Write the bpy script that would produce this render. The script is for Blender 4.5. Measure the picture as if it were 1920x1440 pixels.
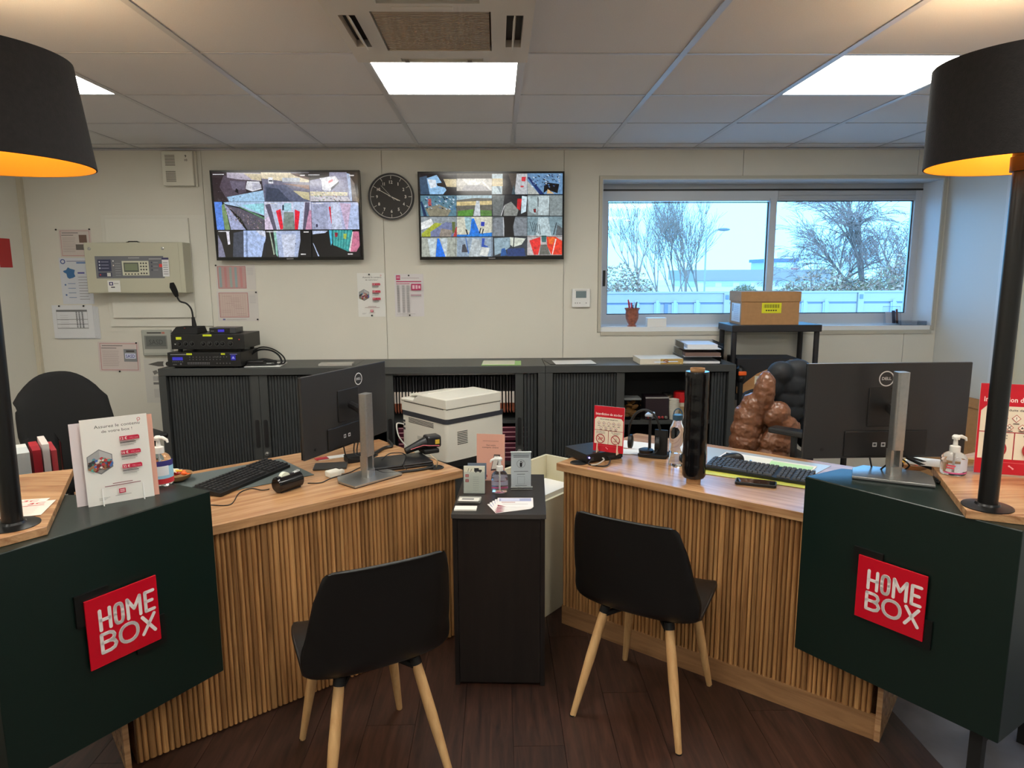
import bpy, math, random
from mathutils import Vector, Matrix
PI=math.pi; R_=math.radians
random.seed(7)
sc=bpy.context.scene
for o in list(bpy.data.objects): bpy.data.objects.remove(o)

# ------------------------------------------------------------------ camera
F=1290.0; PIT,YAW,ROL=-.15888,.0204,-.0049; CH=1.69
cp,sp=math.cos(PIT),math.sin(PIT); cy,sy=math.cos(YAW),math.sin(YAW); cr,sr=math.cos(ROL),math.sin(ROL)
FW=Vector((sy*cp,cy*cp,sp)); r0=Vector((cy,-sy,0)); u0=r0.cross(FW)
RT=cr*r0+sr*u0; UP=-sr*r0+cr*u0
cam=bpy.data.cameras.new('camera'); cam.sensor_width=36; cam.lens=F/1920*36; cam.clip_start=.05; cam.clip_end=500
co=bpy.data.objects.new('camera',cam); sc.collection.objects.link(co)
m=Matrix((( RT.x,UP.x,-FW.x,0),(RT.y,UP.y,-FW.y,0),(RT.z,UP.z,-FW.z,CH),(0,0,0,1)))
co.matrix_world=m; sc.camera=co
EYE=Vector((0,0,CH))
def ray(x,y): return RT*((x-960)/F)+UP*((720-y)/F)+FW
def az(x,y,z):
    d=ray(x,y); return EYE+d*((z-CH)/d.z)
def ay(x,y,Y):
    d=ray(x,y); return EYE+d*(Y/d.y)
def av(x,y,P):
    d=ray(x,y); t=(d.x*P[0]+d.y*P[1])/(d.x**2+d.y**2); return EYE+d*t
def onplane(x,y,P0,n):
    d=ray(x,y); return EYE+d*((Vector(P0)-EYE).dot(n)/d.dot(n))

# ------------------------------------------------------------------ world, exposure, daylight
w=bpy.data.worlds.new('overcast_sky'); sc.world=w; w.use_nodes=True
nt=w.node_tree; bg=nt.nodes['Background']
tc=nt.nodes.new('ShaderNodeTexCoord'); sx=nt.nodes.new('ShaderNodeSeparateXYZ'); rp=nt.nodes.new('ShaderNodeValToRGB')
nt.links.new(tc.outputs['Generated'],sx.inputs[0]); nt.links.new(sx.outputs['Z'],rp.inputs[0]); nt.links.new(rp.outputs[0],bg.inputs['Color'])
rp.color_ramp.elements[0].color=(.84,2.5,4.7,1); rp.color_ramp.elements[1].color=(.80,2.5,5.0,1); rp.color_ramp.elements[1].position=.55
bg.inputs['Strength'].default_value=1.0
sn=bpy.data.lights.new('added_sun','SUN'); sn.energy=1.3; sn.color=(1,.86,.70); sn.angle=R_(25)  # added warm sun that whitens the trees and yard under the overcast sky
so=bpy.data.objects.new('added_sun',sn); sc.collection.objects.link(so); so.rotation_euler=(R_(48),0,R_(-12))
sc.view_settings.view_transform='Standard'; sc.view_settings.look='None'; sc.view_settings.gamma=1; sc.view_settings.exposure=0.0
sc.view_settings.use_curve_mapping=False
PANEL_W=18.5        # strength of the ceiling light panels
LAMP_W=11.0         # watts of each table lamp bulb

# ------------------------------------------------------------------ colour and material helpers
def lin(c):
    if max(c)>1.0 or True:
        o=[]
        for v in c[:3]:
            v=v/255.; o.append(v/12.92 if v<=.04045 else ((v+.055)/1.055)**2.4)
        return tuple(o)
_mc={}
def newmat(n):
    m=bpy.data.materials.new(n); m.use_nodes=True; return m,m.node_tree,m.node_tree.nodes['Principled BSDF']
def setp(b,**k):
    for a,v in k.items():
        n={'rough':'Roughness','metal':'Metallic','coat':'Coat Weight','spec':'Specular IOR Level','trans':'Transmission Weight','ior':'IOR','alpha':'Alpha','sheen':'Sheen Weight'}[a]
        b.inputs[n].default_value=v
def mat(n,c,rough=.5,noise=0,nscale=60,bump=0,bscale=200,bdist=.002,**k):
    if n in _mc: return _mc[n]
    m,t,b=newmat(n); L=lin(c); b.inputs['Base Color'].default_value=(*L,1); setp(b,rough=rough,**k)
    tcn=t.nodes.new('ShaderNodeTexCoord')
    if noise:
        nz=t.nodes.new('ShaderNodeTexNoise'); nz.inputs['Scale'].default_value=nscale; nz.inputs['Detail'].default_value=5
        t.links.new(tcn.outputs['Object'],nz.inputs['Vector'])
        cr_=t.nodes.new('ShaderNodeValToRGB'); e=cr_.color_ramp.elements
        e[0].position=.3; e[1].position=.7
        e[0].color=(*[v*(1-noise) for v in L],1); e[1].color=(*[min(1,v*(1+noise)) for v in L],1)
        t.links.new(nz.outputs['Fac'],cr_.inputs[0]); t.links.new(cr_.outputs[0],b.inputs['Base Color'])
    if bump:
        n2=t.nodes.new('ShaderNodeTexNoise'); n2.inputs['Scale'].default_value=bscale; n2.inputs['Detail'].default_value=3
        t.links.new(tcn.outputs['Object'],n2.inputs['Vector'])
        bp=t.nodes.new('ShaderNodeBump'); bp.inputs['Strength'].default_value=bump; bp.inputs['Distance'].default_value=bdist
        t.links.new(n2.outputs['Fac'],bp.inputs['Height']); t.links.new(bp.outputs[0],b.inputs['Normal'])
    _mc[n]=m; return m
def wood(n,c1,c2,stretch=(1,12,12),scale=3,rough=.45,rnd=.0,bump=.15):
    """grain runs along the object axis with the small stretch value"""
    if n in _mc: return _mc[n]
    m,t,b=newmat(n); setp(b,rough=rough)
    tcn=t.nodes.new('ShaderNodeTexCoord'); mp=t.nodes.new('ShaderNodeMapping'); mp.inputs['Scale'].default_value=stretch
    oi=t.nodes.new('ShaderNodeObjectInfo'); ad=t.nodes.new('ShaderNodeVectorMath'); ad.operation='ADD'
    mu=t.nodes.new('ShaderNodeMath'); mu.operation='MULTIPLY'; mu.inputs[1].default_value=37
    cb=t.nodes.new('ShaderNodeCombineXYZ')
    t.links.new(oi.outputs['Random'],mu.inputs[0])
    for i in range(3): t.links.new(mu.outputs[0],cb.inputs[i])
    t.links.new(tcn.outputs['Object'],ad.inputs[0]); t.links.new(cb.outputs[0],ad.inputs[1]); t.links.new(ad.outputs[0],mp.inputs[0])
    nz=t.nodes.new('ShaderNodeTexNoise'); nz.inputs['Scale'].default_value=scale; nz.inputs['Detail'].default_value=8; nz.inputs['Roughness'].default_value=.62; nz.inputs['Distortion'].default_value=.6
    t.links.new(mp.outputs[0],nz.inputs['Vector'])
    rpn=t.nodes.new('ShaderNodeValToRGB'); e=rpn.color_ramp.elements; e[0].position=.3; e[1].position=.72
    e[0].color=(*lin(c1),1); e[1].color=(*lin(c2),1); t.links.new(nz.outputs['Fac'],rpn.inputs[0])
    last=rpn.outputs[0]
    if rnd:
        hs=t.nodes.new('ShaderNodeHueSaturation'); mr=t.nodes.new('ShaderNodeMapRange'); mr.inputs['To Min'].default_value=1-rnd; mr.inputs['To Max'].default_value=1+rnd*.7
        t.links.new(oi.outputs['Random'],mr.inputs['Value']); t.links.new(mr.outputs[0],hs.inputs['Value']); t.links.new(last,hs.inputs['Color']); last=hs.outputs[0]
    t.links.new(last,b.inputs['Base Color'])
    bp=t.nodes.new('ShaderNodeBump'); bp.inputs['Strength'].default_value=bump; bp.inputs['Distance'].default_value=.001
    t.links.new(nz.outputs['Fac'],bp.inputs['Height']); t.links.new(bp.outputs[0],b.inputs['Normal'])
    _mc[n]=m; return m
def pm(rough=.6,metal=0,emit=0,spec=.5,trans=0):
    """printed colour: takes the mesh's own colour attribute"""
    k=('pm',rough,metal,emit,spec,trans)
    if k in _mc: return _mc[k]
    m,t,b=newmat('printed_colour'); setp(b,rough=rough,metal=metal,spec=spec,trans=trans)
    a=t.nodes.new('ShaderNodeVertexColor'); a.layer_name='Col'
    if emit:
        b.inputs['Base Color'].default_value=(.01,.01,.012,1)
        t.links.new(a.outputs[0],b.inputs['Emission Color']); b.inputs['Emission Strength'].default_value=emit
    else: t.links.new(a.outputs[0],b.inputs['Base Color'])
    _mc[k]=m; return m
def emis(n,c,s):
    if n in _mc: return _mc[n]
    m,t,b=newmat(n); b.inputs['Base Color'].default_value=(*c,1); b.inputs['Emission Color'].default_value=(*c,1); b.inputs['Emission Strength'].default_value=s
    _mc[n]=m; return m
def glass(n,c=(1,1,1),rough=0,ior=1.45,thin=False):
    if n in _mc: return _mc[n]
    m,t,b=newmat(n)
    if thin:   # single sheet of clear pane or film: lets light through, mirrors a little
        t.nodes.remove(b); out=t.nodes['Material Output']
        tr=t.nodes.new('ShaderNodeBsdfTransparent'); tr.inputs[0].default_value=(*c,1)
        gl=t.nodes.new('ShaderNodeBsdfGlossy'); gl.inputs['Roughness'].default_value=.03+rough
        fr=t.nodes.new('ShaderNodeFresnel'); fr.inputs[0].default_value=ior
        mx=t.nodes.new('ShaderNodeMixShader'); t.links.new(fr.outputs[0],mx.inputs[0]); t.links.new(tr.outputs[0],mx.inputs[1]); t.links.new(gl.outputs[0],mx.inputs[2])
        t.links.new(mx.outputs[0],out.inputs[0])
    else:
        b.inputs['Base Color'].default_value=(*c,1); setp(b,rough=rough,trans=1,ior=ior)
    _mc[n]=m; return m

# ------------------------------------------------------------------ mesh builder
_tx={}
def textmesh(s,bold=0):
    k=(s,bold)
    if k in _tx: return _tx[k]
    cu=bpy.data.curves.new('t','FONT'); cu.body=s; cu.resolution_u=2; cu.offset=bold
    o=bpy.data.objects.new('t',cu); me=bpy.data.meshes.new_from_object(o)
    V=[(v.co.x,v.co.y) for v in me.vertices]; Fc=[tuple(p.vertices) for p in me.polygons]
    bpy.data.objects.remove(o); bpy.data.curves.remove(cu); bpy.data.meshes.remove(me)
    xs=[v[0] for v in V]; ys=[v[1] for v in V]
    r=(V,Fc,min(xs),max(xs),min(ys),max(ys)); _tx[k]=r; return r
class MB:
    def __init__(s): s.v=[]; s.f=[]; s.m=[]; s.c=[]; s.mi=0; s.col=(200,200,200); s.T=Matrix.Identity(4); s.lift=0
    def add(s,V,Fc):
        b=len(s.v); s.v+=[tuple(s.T@Vector(v)) for v in V]
        for f in Fc: s.f.append(tuple(b+i for i in f)); s.m.append(s.mi); s.c.append(s.col)
        return s
    def box(s,x0,x1,y0,y1,z0,z1):
        V=[(x,y,z) for z in (z0,z1) for y in (y0,y1) for x in (x0,x1)]
        return s.add(V,[(0,2,3,1),(4,5,7,6),(0,1,5,4),(2,6,7,3),(0,4,6,2),(1,3,7,5)])
    def cbox(s,c,d): return s.box(c[0]-d[0]/2,c[0]+d[0]/2,c[1]-d[1]/2,c[1]+d[1]/2,c[2]-d[2]/2,c[2]+d[2]/2)
    def prism(s,P,z0,z1):
        n=len(P); V=[(p[0],p[1],z0) for p in P]+[(p[0],p[1],z1) for p in P]
        a=sum(P[i][0]*P[(i+1)%n][1]-P[(i+1)%n][0]*P[i][1] for i in range(n))
        Fc=[tuple(range(n))[::-1],tuple(range(n,2*n))]+[(i,(i+1)%n,n+(i+1)%n,n+i) for i in range(n)]
        if a<0: Fc=[f[::-1] for f in Fc]
        return s.add(V,Fc)
    def frustum(s,P0,z0,P1,z1):
        n=len(P0); V=[(p[0],p[1],z0) for p in P0]+[(p[0],p[1],z1) for p in P1]
        return s.add(V,[tuple(range(n))[::-1],tuple(range(n,2*n))]+[(i,(i+1)%n,n+(i+1)%n,n+i) for i in range(n)])
    def lathe(s,P,seg=24,c=(0,0,0),sx=1,sy=1,cap=True):
        V=[];Fc=[]
        for r,z in P:
            for i in range(seg):
                a=2*PI*i/seg; V.append((c[0]+r*sx*math.cos(a),c[1]+r*sy*math.sin(a),c[2]+z))
        for j in range(len(P)-1):
            for i in range(seg):
                k=(i+1)%seg; Fc.append((j*seg+i,j*seg+k,(j+1)*seg+k,(j+1)*seg+i))
        if not cap:
            P2=0
        elif P[0][0]>1e-5: Fc.append(tuple(range(seg))[::-1])
        if cap and P[-1][0]>1e-5: Fc.append(tuple((len(P)-1)*seg+i for i in range(seg)))
        return s.add(V,Fc)
    def cyl(s,c,r,h,seg=24): return s.lathe([(r,0),(r,h)],seg,c)
    def ell(s,c,r,seg=16,ring=8):
        return s.lathe([(max(1e-6,math.sin(PI*i/ring)),-math.cos(PI*i/ring)*r[2]) for i in range(ring+1)],seg,c,r[0],r[1])
    def tube(s,P,r,seg=8,cap=True):
        P=[Vector(p) for p in P]; n=len(P); rr=r if isinstance(r,(list,tuple)) else [r]*n
        V=[];Fc=[]; up=Vector((0,0,1)); prev=None
        for i,p in enumerate(P):
            d=(P[min(i+1,n-1)]-P[max(i-1,0)]); d=d.normalized() if d.length>1e-9 else Vector((0,0,1))
            a=prev if prev is not None else (up if abs(d.z)<.95 else Vector((1,0,0)))
            x=d.cross(a)
            if x.length<1e-6: x=d.cross(Vector((0,1,0)))
            x.normalize(); y=x.cross(d).normalized(); prev=y
            for k in range(seg):
                t=2*PI*k/seg; V.append(tuple(p+(x*math.cos(t)+y*math.sin(t))*rr[i]))
        for i in range(n-1):
            for k in range(seg):
                k2=(k+1)%seg; Fc.append((i*seg+k,i*seg+k2,(i+1)*seg+k2,(i+1)*seg+k))
        if cap: Fc.append(tuple(range(seg))[::-1]); Fc.append(tuple((n-1)*seg+k for k in range(seg)))
        return s.add(V,Fc)
    def grid(s,fn,nu,nv):
        V=[fn(i/nu,j/nv) for j in range(nv+1) for i in range(nu+1)]
        return s.add(V,[(j*(nu+1)+i,j*(nu+1)+i+1,(j+1)*(nu+1)+i+1,(j+1)*(nu+1)+i) for j in range(nv) for i in range(nu)])
    # flat print: local x right, z up, seen from -y
    def flat(s,P,col,dy=None):
        if col: s.col=col
        s.lift+=.00012 if dy is None else dy
        n=len(P); a=sum(P[i][0]*P[(i+1)%n][1]-P[(i+1)%n][0]*P[i][1] for i in range(n))
        if a<0: P=P[::-1]
        return s.add([(p[0],-s.lift,p[1]) for p in P],[tuple(range(n))])
    def rect(s,x0,z0,x1,z1,col): return s.flat([(x0,z0),(x1,z0),(x1,z1),(x0,z1)],col)
    def disc(s,x,z,r,col,seg=20,rz=None): return s.flat([(x+r*math.cos(2*PI*i/seg),z+(rz or r)*math.sin(2*PI*i/seg)) for i in range(seg)],col)
    def ring(s,x,z,r0,r1,col,seg=28):
        s.col=col; s.lift+=.00012
        V=[(x+r*math.cos(2*PI*i/seg),-s.lift,z+r*math.sin(2*PI*i/seg)) for r in (r0,r1) for i in range(seg)]
        return s.add(V,[(i,seg+i,seg+(i+1)%seg,(i+1)%seg)[::-1] for i in range(seg)])
    def line(s,x0,z0,x1,z1,w,col):
        d=Vector((x1-x0,z1-z0)); 
        if d.length<1e-9: return s
        n=Vector((-d.y,d.x)).normalized()*w/2
        return s.flat([(x0-n.x,z0-n.y),(x1-n.x,z1-n.y),(x1+n.x,z1+n.y),(x0+n.x,z0+n.y)],col)
    def frame(s,x0,z0,x1,z1,w,col):
        s.rect(x0,z0,x1,z0+w,col); s.rect(x0,z1-w,x1,z1,col); s.rect(x0,z0,x0+w,z1,col); return s.rect(x1-w,z0,x1,z1,col)
    def text(s,t,x,z,w,h,col,bold=0,thick=0):
        """fit the word into the box with lower left x,z"""
        V,Fc,a,b,c,d=textmesh(t,bold); s.col=col; s.lift+=.00012
        kx=w/(b-a); kz=h/(d-c)
        s.add([(x+(v[0]-a)*kx,-s.lift-thick,z+(v[1]-c)*kz) for v in V],Fc)
        return s
    def build(s,name,mats,parent=None,smooth=False,bevel=0,loc=None,rz=0,rot=None,ang=35,seg=2):
        me=bpy.data.meshes.new(name); me.from_pydata(s.v,[],s.f)
        if not isinstance(mats,(list,tuple)): mats=[mats]
        for q in mats: me.materials.append(q)
        if len(mats)>1: me.polygons.foreach_set('material_index',s.m)
        ca=me.color_attributes.new('Col','FLOAT_COLOR','CORNER'); buf=[]; cache={}
        for f,c in zip(s.f,s.c):
            if c not in cache: cache[c]=[*lin(c),1.0]
            buf+=cache[c]*len(f)
        ca.data.foreach_set('color',buf)
        if smooth: 
            me.polygons.foreach_set('use_smooth',[True]*len(me.polygons)); me.set_sharp_from_angle(angle=R_(ang))
        me.update(); o=bpy.data.objects.new(name,me); sc.collection.objects.link(o)
        if parent: o.parent=parent
        if loc is not None: o.location=loc
        if rot is not None: o.rotation_euler=rot
        elif rz: o.rotation_euler.z=rz
        if bevel:
            bm_=o.modifiers.new('bevel','BEVEL'); bm_.width=bevel; bm_.segments=seg; bm_.limit_method='ANGLE'; bm_.angle_limit=R_(30)
        return o
def tag(o,label=None,cat=None,group=None,kind=None):
    if label: o['label']=label
    if cat: o['category']=cat
    if group: o['group']=group
    if kind: o['kind']=kind
    return o
def thing(name,label,cat,loc=(0,0,0),rz=0,group=None,rot=None):
    o=bpy.data.objects.new(name,None); o.empty_display_size=.05; sc.collection.objects.link(o); o.location=loc
    o.rotation_euler=rot if rot else (0,0,rz)
    return tag(o,label,cat,group)
def copyobj(o,parent=None):
    c=o.copy(); sc.collection.objects.link(c)
    if parent: c.parent=parent
    return c
def smoothpath(P,n=6):
    P=[Vector(p) for p in P]; out=[]
    for i in range(len(P)-1):
        p0=P[max(i-1,0)];p1=P[i];p2=P[i+1];p3=P[min(i+2,len(P)-1)]
        for k in range(n):
            t=k/n; out.append(.5*((2*p1)+(p2-p0)*t+(2*p0-5*p1+4*p2-p3)*t*t+(3*p1-p0-3*p2+p3)*t**3))
    out.append(P[-1]); return out
def rrect(x0,y0,x1,y1,r,n=4):
    P=[]
    for cx,cy_,a in ((x1-r,y0+r,-90),(x1-r,y1-r,0),(x0+r,y1-r,90),(x0+r,y0+r,180)):
        for k in range(n+1):
            t=R_(a+90*k/n); P.append((cx+r*math.cos(t),cy_+r*math.sin(t)))
    return P

# ------------------------------------------------------------------ shared materials
BLACK=mat('black_plastic',(18,18,19),.45); BLACKM=mat('black_matt',(12,12,13),.7); FABRIC=mat('black_mesh_fabric',(15,15,16),.9,bump=.6,bscale=900)
WALL=mat('wall_panel_paint',(214,211,200),.6,noise=.02,nscale=3); WHITE=mat('white_paint',(228,229,228),.45)
OAK=wood('oak_laminate',(146,100,66),(208,164,118),(1.0,15,15),2.6,.27)
OAK.node_tree.nodes['Principled BSDF'].inputs['Specular IOR Level'].default_value=.85
SLAT=wood('slat_wood',(126,82,44),(206,156,100),(16,16,.7),2.5,.5,rnd=.24)
GREEN=mat('green_lacquer',(7,27,22),.36); ANTH=mat('anthracite_steel',(62,64,64),.42); SHUT=mat('shutter_slat',(52,55,57),.5)
CREAM=mat('cream_plastic',(216,213,200),.4); STEEL=mat('brushed_steel',(176,176,174),.32,metal=.85,noise=.05,nscale=90)
CARD=mat('cardboard',(170,128,86),.8,noise=.06,nscale=40); CLEAR=glass('clear_film',(.93,.95,.97),0,1.3,thin=True)
CHROME=mat('chrome',(210,210,210),.12,metal=1); PAPER=mat('paper',(232,232,230),.7)
RED=mat('red_acrylic',(196,8,34),.22,coat=.3)
# ------------------------------------------------------------------ room shell
YB=4.68; XL=-3.10; XR=3.02; YF=-2.0; ZC=2.5
WX0,WX1,WZ0,WZ1=.70,2.985,1.325,2.305; YW=4.90
def struct(o): o['kind']='structure'; return o
PLANK=wood('dark_floor_plank',(30,17,13),(74,47,37),(14,1.2,14),3,.42,rnd=.16)
GREYF=mat('grey_vinyl_floor',(112,110,118),.5,noise=.12,nscale=9)
fl=struct(MB().box(XL,XR,YF,YB,-.06,-.012).build('floor',mat('screed',(40,32,28),.8)))
pw=.185; XG=1.62
me0=None
for i in range(25):
    x0=XL+pw*i
    y0=.2-((i*37)%100)/100*1.2
    while y0<YB:
        a,b=max(y0,.2),min(y0+1.2,YB)
        if b-a>.03:
            MB().box(-pw/2+.0008,pw/2-.0008,-(b-a)/2+.0008,(b-a)/2-.0008,-.012,0).build('plank',PLANK,fl,loc=(x0+pw/2,(a+b)/2,0))
        y0+=1.2
xe=XL+pw*25
MB().box(XL,xe-.001,YF,.199,-.012,0).build('floor_sheet',PLANK,fl)
MB().box(xe+.001,XR,YF,YB,-.012,0).build('grey_floor_sheet',GREYF,fl)

TILE=mat('ceiling_tile',(216,215,217),.85,noise=.04,nscale=260,bump=.35,bscale=500)
GRID=mat('ceiling_grid',(186,186,190),.28)
ce=struct(MB().box(XL,XR,YF,YB,ZC+.05,ZC+.1).build('ceiling',mat('ceiling_void',(90,90,90),.9)))
GX=[.101+.6*k for k in range(-5,5)]; GY=[2.72+.6*k for k in range(-7,4)]
xs=[XL]+[x for x in GX if XL<x-.02 and x<XR-.02]+[XR]; ys=[YF]+[y for y in GY if y>YF+.02]+[YB]
lights=[(c,r) for c in (-.499,1.301,-2.299) for r in (2.72,.92,-.88)]
tmesh={}
for i in range(len(xs)-1):
    for j in range(len(ys)-1):
        a,b,c,d=xs[i],xs[i+1],ys[j],ys[j+1]
        if any(abs(a-lx)<.05 and abs(c-ly)<.05 for lx,ly in lights): continue
        if abs(a+.499)<.05 and abs(c-2.12)<.05: continue
        k=(round(b-a,3),round(d-c,3))
        if k not in tmesh:
            o=MB().box(-k[0]/2+.006,k[0]/2-.006,-k[1]/2+.006,k[1]/2-.006,0,.015).build('ceiling_tile',TILE,ce); tmesh[k]=o.data
        else:
            o=bpy.data.objects.new('ceiling_tile',tmesh[k]); sc.collection.objects.link(o); o.parent=ce
        o.location=((a+b)/2,(c+d)/2,ZC)
for x in xs[1:-1]: MB().box(x-.012,x+.012,YF,YB,ZC-.004,ZC-.0004).build('grid_runner',GRID,ce)
for y in ys[1:-1]:
    for i in range(len(xs)-1):
        MB().box(xs[i]+.0122,xs[i+1]-.0122,y-.006,y+.006,ZC-.003,ZC-.0004).build('grid_cross_bar',GRID,ce)
MB().box(XL,XR,YB-.022,YB-.0005,ZC-.012,ZC-.0045).build('edge_angle',GRID,ce)
PL=emis('led_diffuser',(1,.975,.885),PANEL_W)
for k,(lx,ly) in enumerate(sorted(lights,key=lambda p:-p[1])):
    where={2.72:'in the row of tiles nearest the screens',.92:'in the middle row over the visitors',-.88:'in the row at the far end of the room'}[ly]
    side={-2.299:'left',-.499:'centre',1.301:'right'}[lx]
    t=thing('ceiling_light_panel','square glowing LED ceiling panel, %s column, %s'%(side,where),'ceiling light',(lx+.3,ly+.3,ZC),0,'square LED panels in the ceiling')
    MB().box(-.283,.283,-.283,.283,-.0015,.004).build('diffuser',PL,t)
    f=MB()
    for a in ((-.288,.288,.2835,.288),(-.288,.288,-.288,-.2835),(-.288,-.2835,-.2835,.2835),(.2835,.288,-.2835,.2835)): f.box(*a,-.003,.006)
    f.build('frame',GRID,t)

def wallbox(n,x0,x1,y0,y1,z0,z1,m=WALL,par=None): return MB().box(x0,x1,y0,y1,z0,z1).build(n,m,par)
# back wall: core with the window hole, then the sandwich panels with recessed joints
core=mat('wall_core',(170,165,152),.8)  # slightly darker core colour, shows in the panel joints
b=MB(); b.box(XL-.1,WX0,YB+.01,YB+.24,0,ZC+.1); b.box(WX1,XR+.1,YB+.01,YB+.24,0,ZC+.1); b.box(WX0,WX1,YB+.01,YB+.24,0,WZ0-.03); b.box(WX0,WX1,YB+.01,YB+.24,WZ1,ZC+.1)
wb=struct(b.build('wall_back',core))
js=[XL,-1.915,-.75,.445,1.63,2.80,XR]; g=.0015
for i in range(6):
    a,c=js[i]+g,js[i+1]-g
    if c<WX0: wallbox('wall_panel',a,c,YB,YB+.012,0,ZC,par=wb)
    else:
        wallbox('wall_panel',a,c,YB,YB+.012,0,WZ0-.035,par=wb); wallbox('wall_panel',a,c,YB,YB+.012,WZ1+.02,ZC,par=wb)
        if a<WX0: wallbox('wall_panel',a,WX0-.022,YB,YB+.012,WZ0-.035,WZ1+.02,par=wb)
        if c>WX1: wallbox('wall_panel',WX1+.02,c,YB,YB+.012,WZ0-.035,WZ1+.02,par=wb)
wallbox('joint_cover_strip',js[0]+.3,js[1]-.03,YB-.003,YB-.0005,1.318,1.324,par=wb)
wl=struct(wallbox('wall_left',XL-.1,XL,YF,YB+.01,0,ZC+.1))
MB().box(XL+.0005,XL+.03,YB-.028,YB-.001,0,ZC-.013).build('corner_trim',mat('trim_cream',(200,192,172),.5),wl)
wr=struct(wallbox('wall_right',XR,XR+.1,YF,YB+.01,0,ZC+.1,mat('wall_right_paint',(206,208,206),.4)))
struct(wallbox('wall_front',XL-.1,XR+.1,YF-.1,YF,0,ZC+.1))
# skirting along the back
struct(wallbox('baseboard_back',XL,XR,YB-.014,YB-.001,0,.08,mat('skirting_grey',(120,120,118),.5)))
# right wall: bright metal post and a cream door leaf nearer the viewer
ALU=mat('white_aluminium',(214,216,218),.3); 
t1=struct(MB().box(XR-.035,XR-.0005,4.02,4.09,0,ZC-.013).build('trim_1',ALU,bevel=.004))
struct(MB().box(XR-.02,XR-.0005,3.0,4.0,.01,2.1).build('door_1',mat('cream_door',(205,198,172),.5),bevel=.002))
t=thing('door_frame_post','narrow pale post standing at the edge of the cream door by right wall','door frame',(XR-.021,3.96,0))
MB().box(-.03,0,-.02,.02,0,2.12).build('post',mat('beige_trim',(190,184,170),.5),t); MB().box(-.034,-.03,-.008,.008,.9,1.9).build('seal',BLACKM,t)

# ------------------------------------------------------------------ window
FR=mat('window_frame_grey_white',(196,202,210),.4); GASK=mat('gasket_black',(22,24,28),.5)
b=MB(); b.box(WX0,WX1,YB+.012,YW-.01,WZ0-.03,WZ0-.0)                # sill board
b.build('sill',mat('sill_white',(225,228,230),.3)); sill=bpy.data.objects['sill']; sill.name='window_sill'
wn=struct(bpy.data.objects.new('window_1',None)); sc.collection.objects.link(wn); sill.parent=wn
RV=mat('reveal_white',(212,218,224),.5)
MB().box(WX0-.0,WX0+.006,YB,YW,WZ0,WZ1).build('reveal_lining',RV,wn)
MB().box(WX1-.006,WX1,YB,YW,WZ0,WZ1).build('reveal_lining',RV,wn)
MB().box(WX0+.006,WX1-.006,YB,YW,WZ1-.006,WZ1).build('reveal_lining',RV,wn)
TR=mat('window_trim_beige',(186,182,168),.5)
for a in ((WX0-.02,WX0,WZ0-.03,WZ1+.018),(WX1,WX1+.018,WZ0-.03,WZ1+.018)): MB().box(a[0],a[1],YB-.008,YB+.012,a[2],a[3]).build('face_trim',TR,wn)
MB().box(WX0,WX1,YB-.008,YB+.012,WZ1,WZ1+.018).build('face_trim',TR,wn)
MB().box(WX0,WX1,YB-.008,YB+.011,WZ0-.055,WZ0-.031).build('face_trim',TR,wn)
x0,x1=WX0+.006,WX1-.006; zb=WZ0
MB().box(x0,x1,YW+.0,YW+.05,2.262,2.30).build('shutter_housing',mat('housing_grey',(168,172,178),.4),wn)
MB().box(x0,x1,YW-.004,YW-.0005,2.252,2.264).build('dark_seal',GASK,wn)
MB().box(x0,x1,YW,YW+.05,2.185,2.2615).build('rail',FR,wn)
MB().box(x0,x1,YW,YW+.05,zb,1.398).build('rail',FR,wn)
MB().box(x0,.775,YW,YW+.05,1.398,2.185).build('stile',FR,wn)
MB().box(2.93,x1,YW,YW+.05,1.398,2.185).build('stile',FR,wn)
MB().box(1.905,1.952,YW-.012,YW+.05,1.398,2.20).build('meeting_stile',FR,wn)
for i in range(2): MB().box(1.96,2.93,YW-.0055,YW-.0005,2.19+.031*i,2.218+.031*i).build('shutter_slat',mat('shutter_light',(176,180,186),.45),wn,bevel=.003)
for a,c,z1 in ((.775,1.905,2.178),(1.952,2.93,2.185)):
    s=MB(); s.box(a,c,YW+.02,YW+.024,1.398,1.404); s.box(a,c,YW+.02,YW+.024,z1-.006,z1); s.box(a,a+.006,YW+.02,YW+.024,1.404,z1-.006); s.box(c-.006,c,YW+.02,YW+.024,1.404,z1-.006)
    s.build('gasket',GASK,wn)
    MB().box(a+.006,c-.006,YW+.021,YW+.0235,1.404,z1-.006).build('pane',glass('window_glass',(1,1,1),0,1.25,thin=True),wn)
MB().box(.745,.762,YW-.012,YW-.001,1.60,1.71).build('catch',GASK,wn,bevel=.003)

# ------------------------------------------------------------------ ceiling cassette air conditioner
AC=mat('ac_white',(205,199,190),.45); ACD=mat('ac_slot_dark',(48,42,38),.7)
ac=thing('ceiling_air_conditioner','off-white four-way cassette air conditioner set into the ceiling above the central light','air conditioner',(-.195,2.40,ZC-.005))
hx=.3125; 
def ringpanel(mb,xo,yo0,yo1,holes,z0,z1):
    X=sorted({-xo,xo}|{h[0] for h in holes}|{h[1] for h in holes}); Y=sorted({yo0,yo1}|{h[2] for h in holes}|{h[3] for h in holes})
    for i in range(len(X)-1):
        for j in range(len(Y)-1):
            cx,cy2=(X[i]+X[i+1])/2,(Y[j]+Y[j+1])/2
            if any(h[0]<cx<h[1] and h[2]<cy2<h[3] for h in holes): continue
            mb.box(X[i],X[i+1],Y[j],Y[j+1],z0,z1)
sl=[(-.282,-.23,-.158,.138),(.23,.282,-.158,.138),(-.15,.15,-.30,-.25),(-.15,.15,.262,.30)]
gr=(-.182,.182,-.188,.18)
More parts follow.
